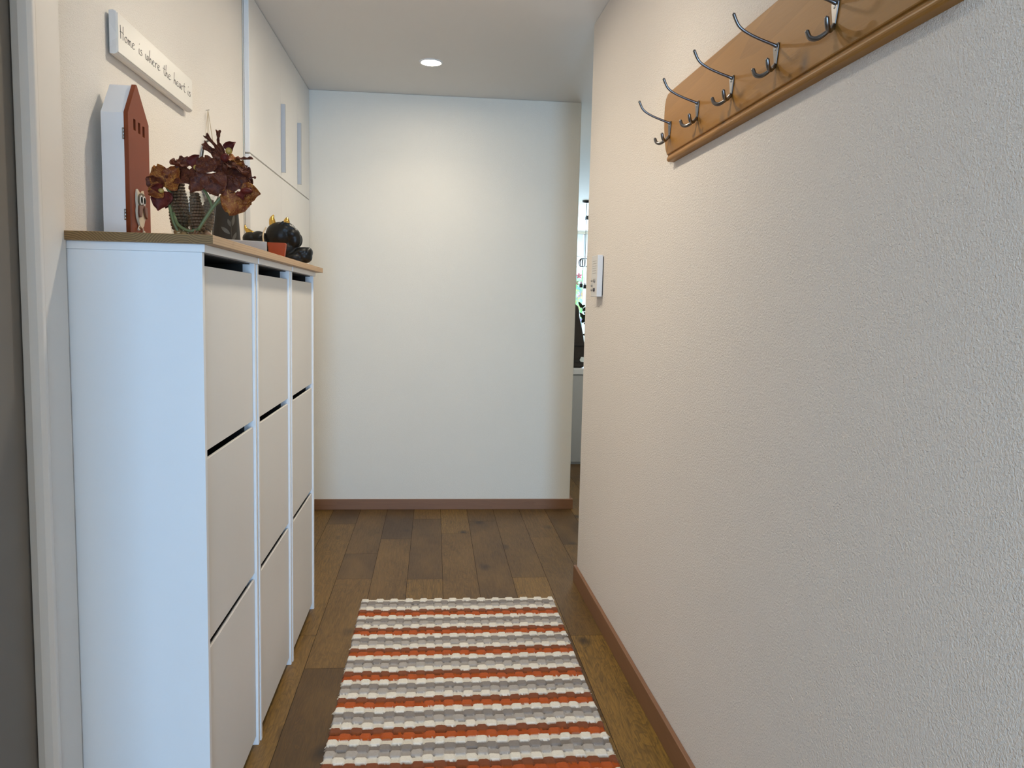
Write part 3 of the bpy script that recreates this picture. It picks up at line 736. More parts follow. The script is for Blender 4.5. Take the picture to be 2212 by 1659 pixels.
NRM = {'c': (0.1, -1, 0.1), 'r': (1, -0.5, 0.1), 'u': (0.1, -0.45, 1), 'l': (-0.8, -0.7, 0), 'd': (0.1, -0.6, -0.9), 'b': (0.2, -0.8, 0.6)}
def petal(bm, root, tip, width, nrm, cup=0.25, bend=0.12, wav=0.10, seed=0, point=0.55, mi=0):
    rr = random.Random(seed); d = tip - root; L = d.length; d.normalize()
    n = Vector(nrm); n = (n - d * n.dot(d)).normalized(); s = d.cross(n)
    NT, NS = 12, 10; g = []; ph = rr.uniform(0, 6)
    for i in range(NT + 1):
        u = i / NT
        w = width / 2 * (max(0.04, sin(pi * min(1.0, 0.06 + 0.93 * u ** point)) ** 0.5) if point > 0 else (0.40 + 0.9 * max(0, u - 0.45)) * (1 if u < 0.93 else 0.75))
        row = []
        for j in range(NS + 1):
            q = 2 * j / NS - 1
            off = n * (width * cup * (q * q - 0.3) * (0.4 + 0.6 * u) - L * bend * (u * u) + width * wav * abs(q) ** 2 * sin(5.2 * u * pi + ph + 2 * q))
            row.append(bm.verts.new(root + d * (L * u * (1 + 0.05 * sin(3 * q + ph))) + s * (w * q) + off))
        g.append(row)
    for i in range(NT):
        for j in range(NS): bm.faces.new((g[i][j], g[i][j + 1], g[i + 1][j + 1], g[i + 1][j])).material_index = mi
arr = thing('orchid_arrangement', 'artificial orchids with brown-red petals standing in the glass vase', 'artificial flowers', (0, 0, 0))
def flower(petals, lip, seed):
    bm = BM()
    for i, (r, tp, wd, nn, mi, cup, bend, wav) in enumerate(petals):
        petal(bm, fl(*r), fl(*tp), wd * 0.00112, NRM[nn], cup, bend, wav, seed * 31 + i, point=(-1 if bend == -.2 or bend == -.15 else 0.6), mi=mi)
    f = ob('orchid_blossom', bm, [MAT['petal_brown'], MAT['petal_orange'], MAT['petal_dark']], arr, True)
    md = f.modifiers.new('thick', 'SOLIDIFY'); md.thickness = 0.0009; md.offset = 0
    for (c, r, m) in lip:
        bm = BM(); ellipsoid(bm, fl(*c), tuple(x * 0.00112 for x in r)); ob('lip', bm, MAT[m], f, True)
Y = 1.885
# left blossom
flower([((362, 405, Y), (383, 362, Y - 0.005), 46, 'b', 1, .20, .10, .06), ((358, 402, Y), (344, 358, Y), 44, 'c', 1, .22, .10, .06), ((356, 405, Y - .004), (324, 386, Y - .01), 40, 'l', 0, .2, .1, .06),
        ((355, 408, Y - .006), (327, 416, Y - .016), 34, 'c', 1, .25, .2, .06), ((354, 408, Y - .01), (336, 404, Y - .03), 20, 'c', 2, .4, .25, .03), ((358, 412, Y), (344, 449, Y - .006), 42, 'c', 2, .2, .05, .05), ((362, 412, Y + .004), (358, 445, Y + .004), 30, 'c', 2, .2, .05, .05),
        ((364, 400, Y + .006), (380, 395, Y + .01), 40, 'r', 0, .2, .1, .06)],
       [((352, 411, Y - .014), (6, 5, 5), 'lip_yellow')], 1)
Y = 1.90
# middle blossom
flower([((405, 362, Y), (372, 352, Y - .02), 34, 'u', 0, .3, .05, .08), ((405, 360, Y), (386, 344, Y), 34, 'b', 0, .25, .1, .1), ((410, 358, Y), (427, 337, Y - .005), 24, 'c', 2, .35, .05, .05), ((408, 358, Y + .01), (405, 343, Y + .012), 30, 'b', 0, .2, .0, .1),
        ((402, 364, Y - .004), (394, 398, Y - .022), 46, 'c', 0, -.15, -.15, .06), ((408, 366, Y - .002), (428, 388, Y - .02), 36, 'c', 0, .2, .1, .1), ((398, 366, Y), (376, 384, Y - .012), 34, 'c', 0, .15, .1, .08)],
       [((421, 361, Y - .012), (5, 5, 5), 'lip_yellow')], 2)
Y = 1.875
# centre front blossom, the big round petal turned to the viewer
flower([((452, 372, Y), (466, 414, Y - .006), 54, 'c', 0, .10, .08, .03), ((446, 370, Y), (436, 338, Y + .01), 44, 'c', 0, .15, .05, .06), ((452, 366, Y + .005), (464, 342, Y + .012), 34, 'c', 0, .2, .1, .08), ((442, 376, Y), (408, 410, Y - .006), 34, 'c', 0, .2, .10, .12), ((440, 372, Y + .004), (420, 366, Y + .006), 36, 'c', 0, .2, .1, .1),
        ((456, 375, Y + .002), (484, 396, Y + .004), 42, 'r', 0, .2, .1, .06), ((446, 372, Y + .008), (446, 396, Y + .012), 40, 'c', 2, .1, .0, .03)], [], 3)
Y = 1.90
# upper right blossom with thin curling sepals
flower([((474, 336, Y), (458, 312, Y - .004), 10, 'c', 0, .5, .1, .1), ((459, 314, Y - .004), (442, 296, Y - .006), 13, 'c', 0, .5, -.2, .1), ((476, 334, Y + .004), (466, 308, Y + .004), 12, 'c', 0, .5, .15, .1), ((466, 310, Y + .004), (468, 285, Y + .006), 12, 'c', 0, .5, -.15, .2),
        ((476, 342, Y), (452, 322, Y - .004), 14, 'c', 0, .4, .1, .15), ((453, 323, Y - .004), (437, 312, Y - .006), 14, 'c', 0, .4, -.2, .1), ((474, 350, Y - .004), (452, 328, Y - .01), 15, 'c', 0, .3, .1, .2), ((453, 330, Y - .01), (437, 319, Y - .012), 12, 'c', 0, .3, -.2, .1),
        ((500, 340, Y), (534, 342, Y - .004), 14, 'u', 0, .3, -.1, .1), ((484, 336, Y), (516, 352, Y - .01), 26, 'u', 1, .3, .1, .12), ((482, 348, Y), (530, 366, Y - .02), 40, 'u', 0, .3, .2, .10), ((478, 352, Y), (526, 392, Y - .012), 44, 'b', 0, .25, .2, .10), ((474, 348, Y + .01), (505, 394, Y + .005), 40, 'c', 0, .2, .1, .10),
        ((470, 342, Y - .002), (482, 366, Y - .012), 24, 'c', 0, .3, .1, .1), ((482, 324, Y), (498, 307, Y - .008), 22, 'c', 2, .5, .05, .03)]
        + [((496, 362, Y + .004), (533, 392, Y), 34, 'c', 0, .2, .15, .08), ((488, 366, Y + .01), (522, 356, Y + .004), 30, 'b', 0, .2, .1, .1), ((462, 378, Y + .02), (446, 412, Y + .02), 40, 'c', 2, .1, .05, .04), ((478, 380, Y + .02), (466, 404, Y + .02), 40, 'c', 2, .1, .05, .04)],
       [((487, 325, Y - .006), (7, 6, 7), 'lip_yellow'), ((479, 339, Y - .012), (9, 8, 9), 'petal_dark')], 4)
Y = 1.88
# lower right blossom
flower([((506, 412, Y), (484, 452, Y - .012), 60, 'c', 1, .12, .12, .05), ((512, 410, Y), (545, 410, Y - .008), 44, 'c', 1, .2, .15, .05), ((502, 404, Y), (478, 378, Y), 34, 'c', 0, .2, .1, .08), ((508, 402, Y), (522, 380, Y + .004), 40, 'c', 0, .2, .1, .08), ((510, 414, Y + .002), (528, 432, Y), 36, 'c', 1, .2, .15, .1), ((508, 406, Y - .01), (514, 420, Y - .02), 20, 'c', 2, .4, .2, .03)],
       [((521, 405, Y - .014), (12, 7, 6), 'petal_dark')], 5)
bm = BM(); tube(bm, spline([fl(512, 388, 1.90), fl(525, 378, 1.90), fl(536, 377, 1.90)], 4), 0.0016, 8); ellipsoid(bm, fl(538, 377, 1.90), (0.0032, 0.0032, 0.003)); ob('flower_bud', bm, MAT['petal_brown'], arr, True)
for pts, r in ((((364, 404, 1.895), (371, 418, 1.893), (374, 446, 1.89), (384, 478, 1.872), (406, 491, 1.868), (422, 487, 1.872)), 0.0036),
               (((368, 440, 1.885), (376, 475, 1.878), (388, 500, 1.88)), 0.0034),
               (((490, 402, 1.885), (474, 416, 1.88), (456, 438, 1.876), (440, 462, 1.872), (424, 488, 1.872)), 0.0040),
               (((505, 398, 1.895), (484, 410, 1.885), (462, 432, 1.88)), 0.0040),
               (((428, 388, 1.888), (436, 404, 1.884), (447, 424, 1.88), (452, 440, 1.878)), 0.0030),
               (((470, 345, 1.905), (466, 372, 1.905), (476, 402, 1.895), (474, 416, 1.882)), 0.0034)):
    bm = BM(); tube(bm, spline([fl(*p) for p in pts], 5), r, 10); ob('stem', bm, MAT['stem_green'], arr, True)

# ------------------------------------------------------------------ dark vase with a leaf motif
MAT['charcoal'] = plain('charcoal_ceramic', (0.020, 0.018, 0.0155), 0.5, vary=0.1, spec=0.3)
MAT['leaf_grey'] = plain('leaf_relief_grey', (0.075, 0.075, 0.070), 0.3, vary=0.1)
VX, VY = -0.668, 2.66
t = thing('dark_vase', 'dark charcoal tapered vase with a leaf pattern behind the glass vase', 'vase', (VX, VY, ZT))
vr = lambda z: 0.048 - 0.075 * z * 0.9
bm = BM(); lathe(bm, [(0.0, 0.0), (0.046, 0.0), (0.048, 0.003), (vr(0.05), 0.05), (vr(0.10), 0.10), (vr(0.15), 0.15), (vr(0.172), 0.172), (vr(0.172) - 0.004, 0.174), (vr(0.172) - 0.006, 0.170), (vr(0.1) - 0.006, 0.10), (0.0, 0.02)], 40, cap=False); ob('vase_body', bm, MAT['charcoal'], t, True)
bm = BM()
def on_vase(a, z, d=0.0004): return Vector(((vr(z) + d) * cos(a), (vr(z) + d) * sin(a), z))
A0 = radians(-62)
def vleaf(a, z, L, wd, tilt):
    n = 8; up_, lo = [], []
    for i in range(n + 1):
        u = i / n; ww = wd * sin(pi * u) ** 0.8 / 2
        cz = z + L * u * cos(tilt); ca = a + L * u * sin(tilt) / 0.042
        pa, pz = cos(tilt) / 0.042, -sin(tilt)
        up_.append(bm.verts.new(on_vase(ca + ww * pa, cz + ww * pz))); lo.append(bm.verts.new(on_vase(ca - ww * pa, cz - ww * pz)))
    for i in range(n): bm.faces.new((up_[i], up_[i + 1], lo[i + 1], lo[i]))
for a, z, L, wd, tl in ((0.05, 0.075, 0.036, 0.012, -0.9), (0.10, 0.098, 0.026, 0.010, -0.35), (0.22, 0.100, 0.040, 0.010, 0.25), (0.02, 0.036, 0.034, 0.011, -0.8), (0.20, 0.055, 0.032, 0.010, 0.5)): vleaf(A0 + a, z, L, wd, tl)
tube(bm, spline([on_vase(A0 + 0.25, 0.015), on_vase(A0 + 0.18, 0.05), on_vase(A0 + 0.12, 0.09), on_vase(A0 + 0.14, 0.12)], 6), 0.0009, 6)
ob('leaf_relief', bm, MAT['leaf_grey'], t, True)

# ------------------------------------------------------------------ ornament hanging on the wall
MAT['cord'] = plain('beige_cord', (0.52, 0.42, 0.28), 0.8)
t = thing('hanging_ornament', 'white round wall ornament hanging by thin cords behind the orchids', 'wall ornament', (XL, 2.745, 1.850))
bm = BM(); tube(bm, [(0.0005, 0.004, 0), (0.012, 0.0, 0.001)], 0.0012, 8); ob('nail', bm, MAT['steel'], t)
bm = BM()
for dy, dz in ((-0.040, -0.098), (-0.020, -0.100), (0.005, -0.098), (0.052, -0.100), (0.058, -0.100)):
    tube(bm, [(0.008, 0.0, 0.001), (0.009, dy, dz)], 0.0008, 6)
ob('cords', bm, MAT['cord'], t)
bm = BM(); ring = [(0.010, 0.02 + 0.105 * cos(a), -0.195 + 0.100 * sin(a)) for a in [2 * pi * i / 48 for i in range(48)]]
rv = [[bm.verts.new((0.010 + 0.003 * cos(b), 0.02 + (0.105 + 0.003 * sin(b)) * cos(a), -0.195 + (0.100 + 0.003 * sin(b)) * sin(a))) for b in [2 * pi * k / 8 for k in range(8)]] for a in [2 * pi * i / 56 for i in range(56)]]
for i in range(56):
    for k in range(8): bm.faces.new((rv[i][k], rv[i][(k + 1) % 8], rv[(i + 1) % 56][(k + 1) % 8], rv[(i + 1) % 56][k]))
ob('ring', bm, MAT['charcoal'], t, True)
MAT['orn_white'] = plain('ornament_white', (0.86, 0.85, 0.83), 0.5)
bm = BM(); dsk = [(0.02 + 0.102 * cos(2 * pi * i / 48), -0.195 + 0.097 * sin(2 * pi * i / 48)) for i in range(48)]
prism(bm, dsk, 0, 0.004, 0.011); ob('disc', bm, MAT['orn_white'], t)

# ------------------------------------------------------------------ grey tray
MAT['tray'] = plain('tray_grey', (0.37, 0.36, 0.35), 0.45, vary=0.03)
bm = BM(); x0, x1, y0, y1, h = -0.143, 0.0, 0.0, 0.20, 0.0305
def rrect(x0, x1, y0, y1, r, n=5):
    P = []
    for q, (cx, cy) in enumerate(((x1 - r, y1 - r), (x0 + r, y1 - r), (x0 + r, y0 + r), (x1 - r, y0 + r))):
        for i in range(n): a = q * pi / 2 + pi / 2 * i / (n - 1); P.append((cx + r * cos(a), cy + r * sin(a)))
    return P
lv = [(0.006, 0.0), (0.003, 0.0), (0.0, 0.003), (0.0, h - 0.001), (0.001, h), (0.003, h), (0.004, h - 0.001), (0.004, 0.004)]
rings = [[bm.verts.new((*p, z)) for p in rrect(x0 + i_, x1 - i_, y0 + i_, y1 - i_, 0.008)] for i_, z in lv]
n = len(rings[0])
for a, c in zip(rings, rings[1:]):
    for i in range(n): bm.faces.new((a[i], a[(i + 1) % n], c[(i + 1) % n], c[i]))
bm.faces.new(rings[0][::-1]); bm.faces.new(rings[-1])
o = ob('grey_tray', bm, MAT['tray'], None, False); o.location = (-0.4595, 2.270, ZT); o.rotation_euler = (0, 0, radians(28))
tag(o, 'low light-grey rectangular tray at the front edge of the wooden board', 'tray')

# ------------------------------------------------------------------ orange pot
MAT['terracotta'] = plain('orange_glaze', (0.30, 0.052, 0.011), 0.5, vary=0.08, vscale=30, spec=0.25)
bm = BM(); pr = [(0.020, 0.0), (0.0225, 0.001), (0.0295, 0.0590), (0.0290, 0.0600), (0.0265, 0.0600), (0.0260, 0.058), (0.020, 0.006)]
rings = [[bm.verts.new(p) for p in sq(hh, 0.004, z)] for hh, z in pr]; n = len(rings[0])
for a, c in zip(rings, rings[1:]):
    for i in range(n): bm.faces.new((a[i], a[(i + 1) % n], c[(i + 1) % n], c[i]))
bm.faces.new(rings[0][::-1]); bm.faces.new(rings[-1])
o = ob('orange_pot', bm, MAT['terracotta'], None, False); o.location = (-0.5265, 2.755, ZT); o.rotation_euler = (0, 0, 0.10)
tag(o, 'small orange-red square pot in front of the black animal figure', 'pot')

# ------------------------------------------------------------------ black bulldog-like bowl figure with gold ears
MAT['dog_black'] = plain('velvet_black', (0.006, 0.0064, 0.006), 0.38, vary=0.3, vscale=20, spec=0.3)
MAT['gold'] = plain('polished_gold', (0.62, 0.40, 0.10), 0.22, 1.0, vary=0.05)
MAT['collar'] = plain('collar_cream', (0.55, 0.45, 0.30), 0.4)
def dg(u, v, dy=0.0): return Vector((-0.551 + (u - 612) * 0.00175, 3.03 + dy, 1.510 - (v - 487) * 0.00175))
def px(*r): return tuple(x * 0.00175 for x in r)
t = thing('animal_figure', 'glossy black animal figure with golden ears and tail at the far end of the board', 'figurine', (0, 0, 0))
bm = BM()
ry = lambda a: Matrix.Rotation(a, 3, 'Y')
for c, r, rot in (((602, 506, 0), (30, 28, 24), 0), ((612, 495, 0), (23, 17, 22), 0), ((628, 503, -.008), (17, 14, 17), 0.3), ((634, 515, -.012), (13, 17, 12), 0.1), ((634, 515, .02), (13, 17, 12), 0.1), ((598, 530, 0), (24, 24, 20), 0), ((615, 535, 0), (24, 18, 17), 0),
                  ((645, 540, 0), (20, 10, 18), -0.30), ((652, 549, 0), (17, 14, 17), 0.2), ((660, 540, 0), (10, 11, 16), 0), ((632, 552, 0), (22, 13, 20), 0), ((590, 548, 0), (22, 22, 24), 0),
                  ((558, 512, .01), (18, 14, 18), 0.1), ((540, 514, .01), (16, 14, 18), 0), ((560, 535, .01), (26, 24, 22), 0), ((535, 535, .01), (14, 26, 18), 0), ((575, 556, 0), (30, 13, 24), 0), ((536, 560, .01), (14, 9, 18), 0), ((638, 559, .0), (18, 9, 18), 0)):
    c2 = dg(*c); ellipsoid(bm, c2, px(*[r[0], r[2], r[1]]), ry(rot))
for k, (u0, v0, u1, v1) in enumerate(((604, 484, 612, 478), (612, 482, 624, 482), (622, 486, 634, 492))):   # brow wrinkles
    tube(bm, spline([dg(u0, v0, -.028), dg((u0 + u1) / 2, (v0 + v1) / 2 + 1, -.03), dg(u1, v1, -.028)], 4), 0.004, 8)
zmin = ZT + 0.0006
body = ob('body', bm, MAT['dog_black'], t, True)
md = body.modifiers.new('remesh', 'REMESH'); md.mode = 'VOXEL'; md.voxel_size = 0.0035; md.use_smooth_shade = True
md = body.modifiers.new('smooth', 'SMOOTH'); md.factor = 0.5; md.iterations = 3
for v in body.data.vertices: v.co.z = max(v.co.z, zmin)
def horn(pts, rad, n=12, flat=0.6):
    bm = BM(); tube(bm, spline(pts, 5), rad, n); return bm
for u0, v0, u1, v1, u2, v2 in ((588, 488, 582, 474, 589, 464), (615, 486, 612, 475, 617, 468)):
    bm = BM(); tube(bm, spline([dg(u0, v0), dg(u1 + 4, v1), dg(u2, v2)], 6), [0.0135, 0.0125, 0.0105, 0.006, 0.0015], 14); ob('ear', bm, MAT['gold'], t, True)
bm = BM(); tube(bm, spline([dg(543, 505, .01), dg(536, 499, .01), dg(531, 494, .01), dg(529, 486, .01)], 5), [0.0125, 0.0095, 0.006, 0.0012], 12); ob('tail', bm, MAT['gold'], t, True)
bm = BM(); tube(bm, spline([dg(577, 492, -.030), dg(573, 503, -.041), dg(572.5, 514, -.046), dg(574, 526, -.043)], 5), 0.0026, 8); ob('collar', bm, MAT['collar'], t, True)

# ------------------------------------------------------------------ coat rack on the right wall
rack = thing('coat_rack', 'honey-brown wooden coat rack with a row of metal hooks high on the right wall', 'coat rack', RW(0, 0, 0), ANG_R + 0.0)
rack.matrix_world = Matrix(((TW.x, -NW.x, 0, XW), (TW.y, -NW.y, 0, YW), (0, 0, 1, 0), (0, 0, 0, 1)))   # local x along the wall, -y out of it
MAT['rack_wood'] = wood('stained_pine', [(0.345, 0.155, 0.027), (0.215, 0.090, 0.014), (0.410, 0.200, 0.042)], 0.42, spec=0.25, axis=0, ring=6, knot=(7.0, 0.17, (0.085, 0.055, 0.035)), streak=0.5, bst=0.25)
S0, S1 = 1.124, 2.465
left = [(1.166, 1.6780), (1.150, 1.695), (1.138, 1.722), (1.128, 1.758), (1.124, 1.795), (1.126, 1.822), (1.135, 1.842), (1.152, 1.852), (1.190, 1.8535)]
out = left + [(S0 + S1 - a, b) for a, b in left[::-1]]
bm = BM()
prism(bm, [(a, b) for a, b in out], 1, -0.0180, 0.0)
brd = ob('board', bm, MAT['rack_wood'], rack, bevel=0.003)
for f, (z0, z1, d, s) in enumerate(((1.6700, 1.6785, -0.0140, 1.166), (1.6570, 1.6720, -0.0215, 1.180))):
    pr = [(0.0, z0), (d + 0.006, z0)] + [(d + 0.006 - 0.006 * sin(a), z0 + (z1 - z0) * (0.5 - 0.5 * cos(a))) for a in [pi * i / 8 for i in range(1, 8)]] + [(d + 0.006, z1), (0.0, z1)] if f else [(0.0, z0), (d, z0), (d, z1), (0.0, z1)]
    bm = BM(); prism(bm, pr, 0, s, S0 + S1 - s)
    ob('bead_moulding' if f else 'groove', bm, MAT['rack_wood'], brd, False)
def make_hook(s):
    bm = BM()
    prism(bm, [(-0.0105, 0.017), (0.0105, 0.017), (0.0125, 0.011), (0.0030, -0.028), (0, -0.031), (-0.0030, -0.028), (-0.0125, 0.011)], 1, -0.0030, 0.0)
    hk = ob('hook', bm, MAT['hook_metal'], rack, bevel=0.001)
    hk.location = (s, -0.0181, 1.750)
    bm = BM(); tube(bm, spline([(0, -0.001, 0.012), (0, -0.010, 0.0155), (0, -0.034, 0.023), (0, -0.060, 0.033), (0, -0.080, 0.046), (0, -0.092, 0.068)], 6), [0.0042, 0.0033, 0.003, 0.003, 0.0031, 0.0036], 10); ob('long_prong', bm, MAT['hook_metal'], hk, True)
    for sg in (-1, 1):
        bm = BM(); tube(bm, spline([(0, -0.001, -0.022), (sg * 0.010, -0.011, -0.034), (sg * 0.021, -0.021, -0.040), (sg * 0.030, -0.029, -0.036), (sg * 0.034, -0.033, -0.024)], 6), [0.0034, 0.0036, 0.0042, 0.0044, 0.0044, 0.0040], 12); ob('short_prong', bm, MAT['hook_metal'], hk, True)
    bm = BM(); ellipsoid(bm, (0, -0.003, 0.006), (0.0032, 0.0012, 0.0032), None, 12, 8); ob('screw', bm, MAT['steel'], hk, True)
    return hk
h0 = make_hook(1.188)
for i in range(1, 6):
    c = h0.copy(); COL.objects.link(c); c.location.x = 1.188 + 0.2275 * i
    for g in list(h0.children):
        d = g.copy(); COL.objects.link(d); d.parent = c

# ------------------------------------------------------------------ intercom panel near the end of the right wall
t = thing('wall_panel', 'small white wall panel with buttons near the far edge of the right wall', 'control panel', RW(0, 0, 0))
t.matrix_world = rack.matrix_world.copy()
MAT['panel'] = plain('panel_white', (0.72, 0.70, 0.67), 0.45, vary=0.01)
bm = BM(); box(bm, (0.228, -0.026, 1.281), (0.336, -0.004, 1.445)); ob('housing', bm, MAT['panel'], t, bevel=0.002)
bm = BM(); box(bm, (0.234, -0.004, 1.287), (0.330, 0.0, 1.439)); ob('mounting_plate', bm, MAT['dark_inside'], t)
MAT['button'] = plain('button_grey', (0.30, 0.27, 0.23), 0.4); MAT['button_dark'] = plain('button_dark', (0.05, 0.04, 0.045), 0.4)
def btn(s, z, r, mat, d=0.006):
    bm = BM(); lathe(bm, [(r, 0), (r, d * 0.8), (r * 0.8, d), (0, d)], 18, cap=False)
    bmesh.ops.transform(bm, matrix=Matrix.Translation((s, -0.026, z)) @ Matrix.Rotation(pi / 2, 4, 'X'), verts=bm.verts); ob('button', bm, mat, t, True)
for z in (1.345, 1.326, 1.308): btn(0.252, z, 0.0042, MAT['button'])
btn(0.296, 1.345, 0.0075, MAT['button']); btn(0.294, 1.309, 0.0075, MAT['button_dark'])
bm = BM()
for k in range(6): box(bm, (0.248, -0.0264, 1.374 + k * 0.0095), (0.318, -0.0255, 1.3755 + k * 0.0095))
ob('speaker_slots', bm, MAT['button'], t)

# ------------------------------------------------------------------ rug
def build_rug():
    X0, X1, YA, YE = -0.284, 0.516, 3.234, 1.45
    RH = 0.02985; nr = int(round((YA - YE) / RH)); CW = 0.0300; ncell = 27
    dx, dy = 0.0030, 0.0030
    nx = int((X1 - X0) / dx) + 1; ny = int(nr * RH / dy) + 1
    xs = np.linspace(0, X1 - X0, nx); ys = np.linspace(0, nr * RH, ny)
    Xg, Yg = np.meshgrid(xs, ys)
    rng = np.random.default_rng(3)
    wob = 0.0016 * np.sin(Xg * 19 + 1.3) + 0.0012 * np.sin(Xg * 47 + Yg * 6)
    Yw = Yg + wob; Xw = Xg + 0.0022 * np.sin(Yg * 23) 
    best = np.full(Xg.shape, -1.0); rowof = np.zeros(Xg.shape, int)
    base = np.clip((Yw / RH).astype(int), 0, nr - 1); rowof[:] = base
    jit = rng.uniform(-0.0022, 0.0022, (nr + 2, ncell + 2, 4))
    hgt = np.zeros(Xg.shape)
    for dr in (-1, 0, 1):
        r = np.clip(base + dr, 0, nr - 1)
        for dc in (-1, 0, 1):
            c = np.clip((Xw / CW).astype(int) + dc, 0, ncell - 1)
            raised = ((c + r) % 2 == 0)
            J = jit[r, c]
            cx = (c + 0.5) * CW + J[..., 0]; cy = (r + 0.5) * RH + J[..., 1] * 0.6
            hx = CW * 0.545 + J[..., 2] * 0.5; hy = RH * 0.575 + J[..., 3] * 0.4
            q = (np.abs(Xw - cx) / hx) ** 5 + (np.abs(Yw - cy) / hy) ** 4
            m = np.where(raised & (q < 1), np.clip((1 - q) * 2.2, 0, 1) ** 0.6, 0)
            up_ = m > hgt
            hgt = np.where(up_, m, hgt); rowof = np.where(up_ & (m > 0.30), r, rowof)
    flat = 0.0012 * np.abs(np.sin(Yw / RH * pi * 3)) * (hgt < 0.05)
    z = 0.0050 + 0.0062 * hgt + flat + rng.normal(0, 0.00025, Xg.shape)
    fr = Yw / RH - np.floor(Yw / RH)
    slit = (np.minimum(fr, 1 - fr) * RH < 0.0022) & (hgt < 0.05)
    z = np.where(slit, 0.0012, z)
    edge = (Yg < 0.002) | (Yg > nr * RH - 0.002) | (Xg < 0.002) | (Xg > X1 - X0 - 0.002)
    z = np.where(edge, 0.0008, z)
    ex = 0.0025 * rng.normal(0, 1, ny)
    px_ = X0 + Xg + np.where(Xg < 0.001, ex[:, None], 0) + np.where(Xg > X1 - X0 - 0.001, ex[::-1, None], 0)
    co = np.stack([px_, YA - Yg, z], -1).reshape(-1, 3)
    pal = np.array([S(230, 225, 213), S(138, 131, 126), S(174, 168, 162), S(230, 225, 213), S(128, 72, 42), S(178, 84, 30)], dtype=np.float32)
    cl = pal[rowof % 6]
    low = (hgt < 0.05)[..., None]
    cl = np.where(low, cl * 0.90, cl)                    # thinner flat weave shows the warp
    cl = np.where(slit[..., None], pal[rowof % 6] * 0.35, cl)       # backing seen between the rows
    cl = np.clip(cl * (1 + rng.normal(0, 0.03, Xg.shape))[..., None], 0, 1).reshape(-1, 3)
    idx = np.arange(ny * nx).reshape(ny, nx)
    f = np.stack([idx[:-1, :-1], idx[1:, :-1], idx[1:, 1:], idx[:-1, 1:]], -1).reshape(-1, 4)
    me = bpy.data.meshes.new('striped_rug')
    me.vertices.add(len(co)); me.vertices.foreach_set('co', co.astype(np.float32).ravel())
    me.loops.add(f.size); me.loops.foreach_set('vertex_index', f.ravel().astype(np.int32))
    me.polygons.add(len(f)); me.polygons.foreach_set('loop_start', np.arange(0, f.size, 4, dtype=np.int32)); me.polygons.foreach_set('loop_total', np.full(len(f), 4, dtype=np.int32))
    me.update(calc_edges=True)
    at = me.color_attributes.new('yarn', 'FLOAT_COLOR', 'POINT')
    at.data.foreach_set('color', np.concatenate([cl, np.ones((len(cl), 1))], 1).astype(np.float32).ravel())
    m, nt, b = nmat('woven_wool')
    a = N(nt, 'ShaderNodeAttribute', attribute_name='yarn'); v = coords(nt)
    c = mixc(nt, noise(nt, v, 420, 3), a.outputs['Color'], (0.9, 0.9, 0.9), 'MULTIPLY')
    nt.links.new(c, b.inputs['Base Color']); b.inputs['Roughness'].default_value = 0.95; b.inputs['Specular IOR Level'].default_value = 0.1
    b.inputs['Sheen Weight'].default_value = 0.12
    bump(nt, b, noise(nt, v, 520, 3), 0.5, 0.0012)
    o = link_mesh('striped_rug', me, m, None, True)
    o.location = (0, 0, 0.001)
    tag(o, 'orange, grey and cream striped woven rug lying on the oak floor', 'rug')
build_rug()

# ------------------------------------------------------------------ living room seen through the gap
MAT['grey_front'] = plain('grey_front', (0.52, 0.54, 0.55), 0.5, vary=0.01)
t = thing('low_sideboard', 'low grey-white sideboard in the room beyond the gap', 'sideboard', (0.95, 6.085, 0))
bm = BM(); box(bm, (0, 0.012, 0.0), (1.5, 0.45, 0.712)); ob('body', bm, MAT['grey_front'], t)
for k in range(3):
    bm = BM(); box(bm, (0.004 + k * 0.5, 0, 0.02), (0.496 + k * 0.5, 0.0115, 0.706)); ob('door', bm, MAT['grey_front'], t, bevel=0.001)
bm = BM(); box(bm, (-0.005, -0.006, 0.7125), (1.505, 0.455, 0.755)); ob('worktop', bm, MAT['blind_box'], t, bevel=0.002)
MAT['bag'] = plain('dark_brown_leather', (0.028, 0.021, 0.016), 0.5, vary=0.3, vscale=14, bstr=0.7, bscale=30, bdist=0.006)
t = thing('leather_bag', 'tall dark brown bag standing on the sideboard beyond the gap', 'bag', (0, 6.28, 0.7555))
bm = BM()
prism(bm, [(0.955, 0.0), (1.195, 0.0), (1.200, 0.03), (1.197, 0.17), (1.185, 0.215), (1.178, 0.26), (1.160, 0.34), (1.143, 0.40), (1.140, 0.455), (1.130, 0.485), (1.105, 0.505), (1.05, 0.515), (1.00, 0.50), (0.97, 0.45), (0.955, 0.3)], 1, -0.09, 0.09)
ob('bag_body', bm, MAT['bag'], t, True, bevel=0.025, seg=3)
for z in (0.045, 0.175):
    bm = BM(); box(bm, (0.96, -0.098, z), (1.196, -0.088, z + 0.018)); ob('strap', bm, MAT['dark_inside'], t, bevel=0.003)
MAT['tag_white'] = plain('tag_white', (0.80, 0.88, 0.88), 0.5)
bm = BM(); prism(bm, [(1.150, 0.062), (1.158, 0.050), (1.185, 0.047), (1.198, 0.055), (1.196, 0.085), (1.160, 0.088)], 1, -0.103, -0.098); ob('tag', bm, MAT['tag_white'], t)
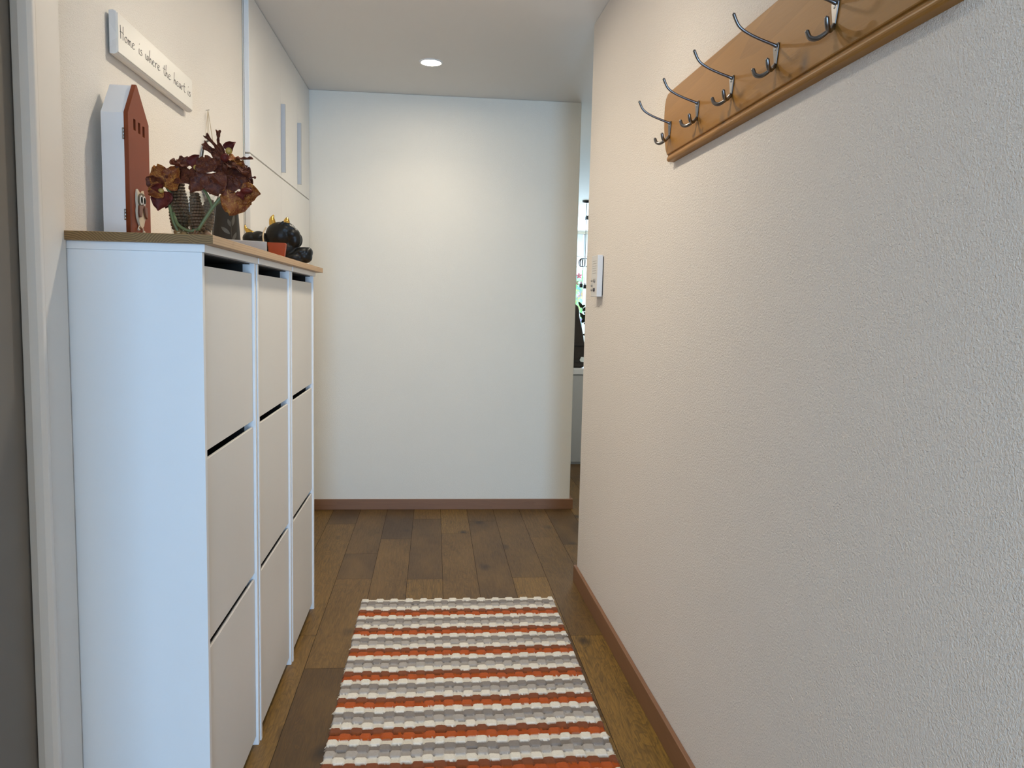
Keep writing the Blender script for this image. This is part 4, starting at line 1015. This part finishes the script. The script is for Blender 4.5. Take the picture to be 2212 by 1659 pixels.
# plant
MAT['leaf_dark'] = plain('leaf_dark_green', (0.018, 0.030, 0.012), 0.5, vary=0.3, vscale=30)
t = thing('potted_plant', 'dark leafy potted plant next to the bag on the sideboard', 'potted plant', (1.30, 6.36, 0.7555))
bm = BM(); lathe(bm, [(0, 0), (0.055, 0), (0.075, 0.13), (0.070, 0.13), (0.06, 0.11), (0, 0.11)], 28, cap=False); ob('pot', bm, MAT['blind_box'], t, True)
rl = random.Random(11); bml = BM(); bms = BM()
for k in range(16):
    a = rl.uniform(0, 2 * pi); R = rl.uniform(0.05, 0.16); h = rl.uniform(0.22, 0.50)
    p = [Vector((0, 0, 0.1)), Vector((R * 0.4 * cos(a), R * 0.4 * sin(a), h * 0.7)), Vector((R * cos(a), R * sin(a), h))]
    sp = spline(p, 5); tube(bms, sp, 0.0025, 6)
    for q in sp[3:]:
        for _ in range(2):
            d = Vector((rl.uniform(-1, 1), rl.uniform(-1, 1), rl.uniform(-.4, .8))).normalized()
            petal(bml, q, q + d * rl.uniform(0.035, 0.06), 0.030, (rl.uniform(-.3, .3), -0.8, 0.5), 0.1, 0.1, 0.02, k)
ob('stems', bms, MAT['leaf_dark'], t); ob('leaves', bml, MAT['leaf_dark'], t, True)
# pendant with bare sockets
t = thing('pendant_lamp', 'black wire pendant lamp with hanging bulb sockets in the room beyond', 'pendant lamp', (1.70, 9.0, ZC))
MAT['black_metal'] = plain('black_metal', (0.012, 0.012, 0.012), 0.4)
bm = BM(); lathe(bm, [(0.05, 0), (0.05, -0.02), (0.02, -0.03), (0, -0.03)], 24, cap=False); ob('canopy', bm, MAT['black_metal'], t, True)
bm = BM()
for k in range(14):
    a = 2 * pi * k / 14
    tube(bm, spline([(0.012 * cos(a), 0.012 * sin(a), -0.645), (0.05 * cos(a), 0.05 * sin(a), -0.652), (0.072 * cos(a), 0.072 * sin(a), -0.69), (0.055 * cos(a), 0.055 * sin(a), -0.735), (0.03 * cos(a), 0.03 * sin(a), -0.738)], 4), 0.0035, 6)
ob('wire_cage', bm, MAT['black_metal'], t, True)
bm = BM(); tube(bm, [(0, 0, -0.02), (0, 0, -0.66)], 0.003, 6); ob('cord', bm, MAT['black_metal'], t)
for dx, dy, zb in ((-0.037, 0.0, -0.975), (0.012, 0.02, -0.985), (0.045, -0.01, -0.96)):
    bm = BM(); tube(bm, [(dx * 0.5, dy * 0.5, -0.735), (dx, dy, zb + 0.05)], 0.0018, 6); cd = ob('cord', bm, MAT['cord'], t)
    bm = BM(); lathe(bm, [(0, 0), (0.019, 0), (0.019, 0.035), (0.013, 0.043), (0.005, 0.046), (0.004, 0.062), (0, 0.062)], 18, (dx, dy, zb), cap=False); ob('socket', bm, MAT['black_metal'], cd, True)
# small sensor on the ceiling
bm = BM(); box(bm, (1.985, 10.5, ZC - 0.05), (2.10, 10.62, ZC - 0.0005)); o = ob('ceiling_sensor', bm, MAT['black_metal'], None, bevel=0.01)
tag(o, 'small black box on the ceiling of the room beyond', 'ceiling sensor')
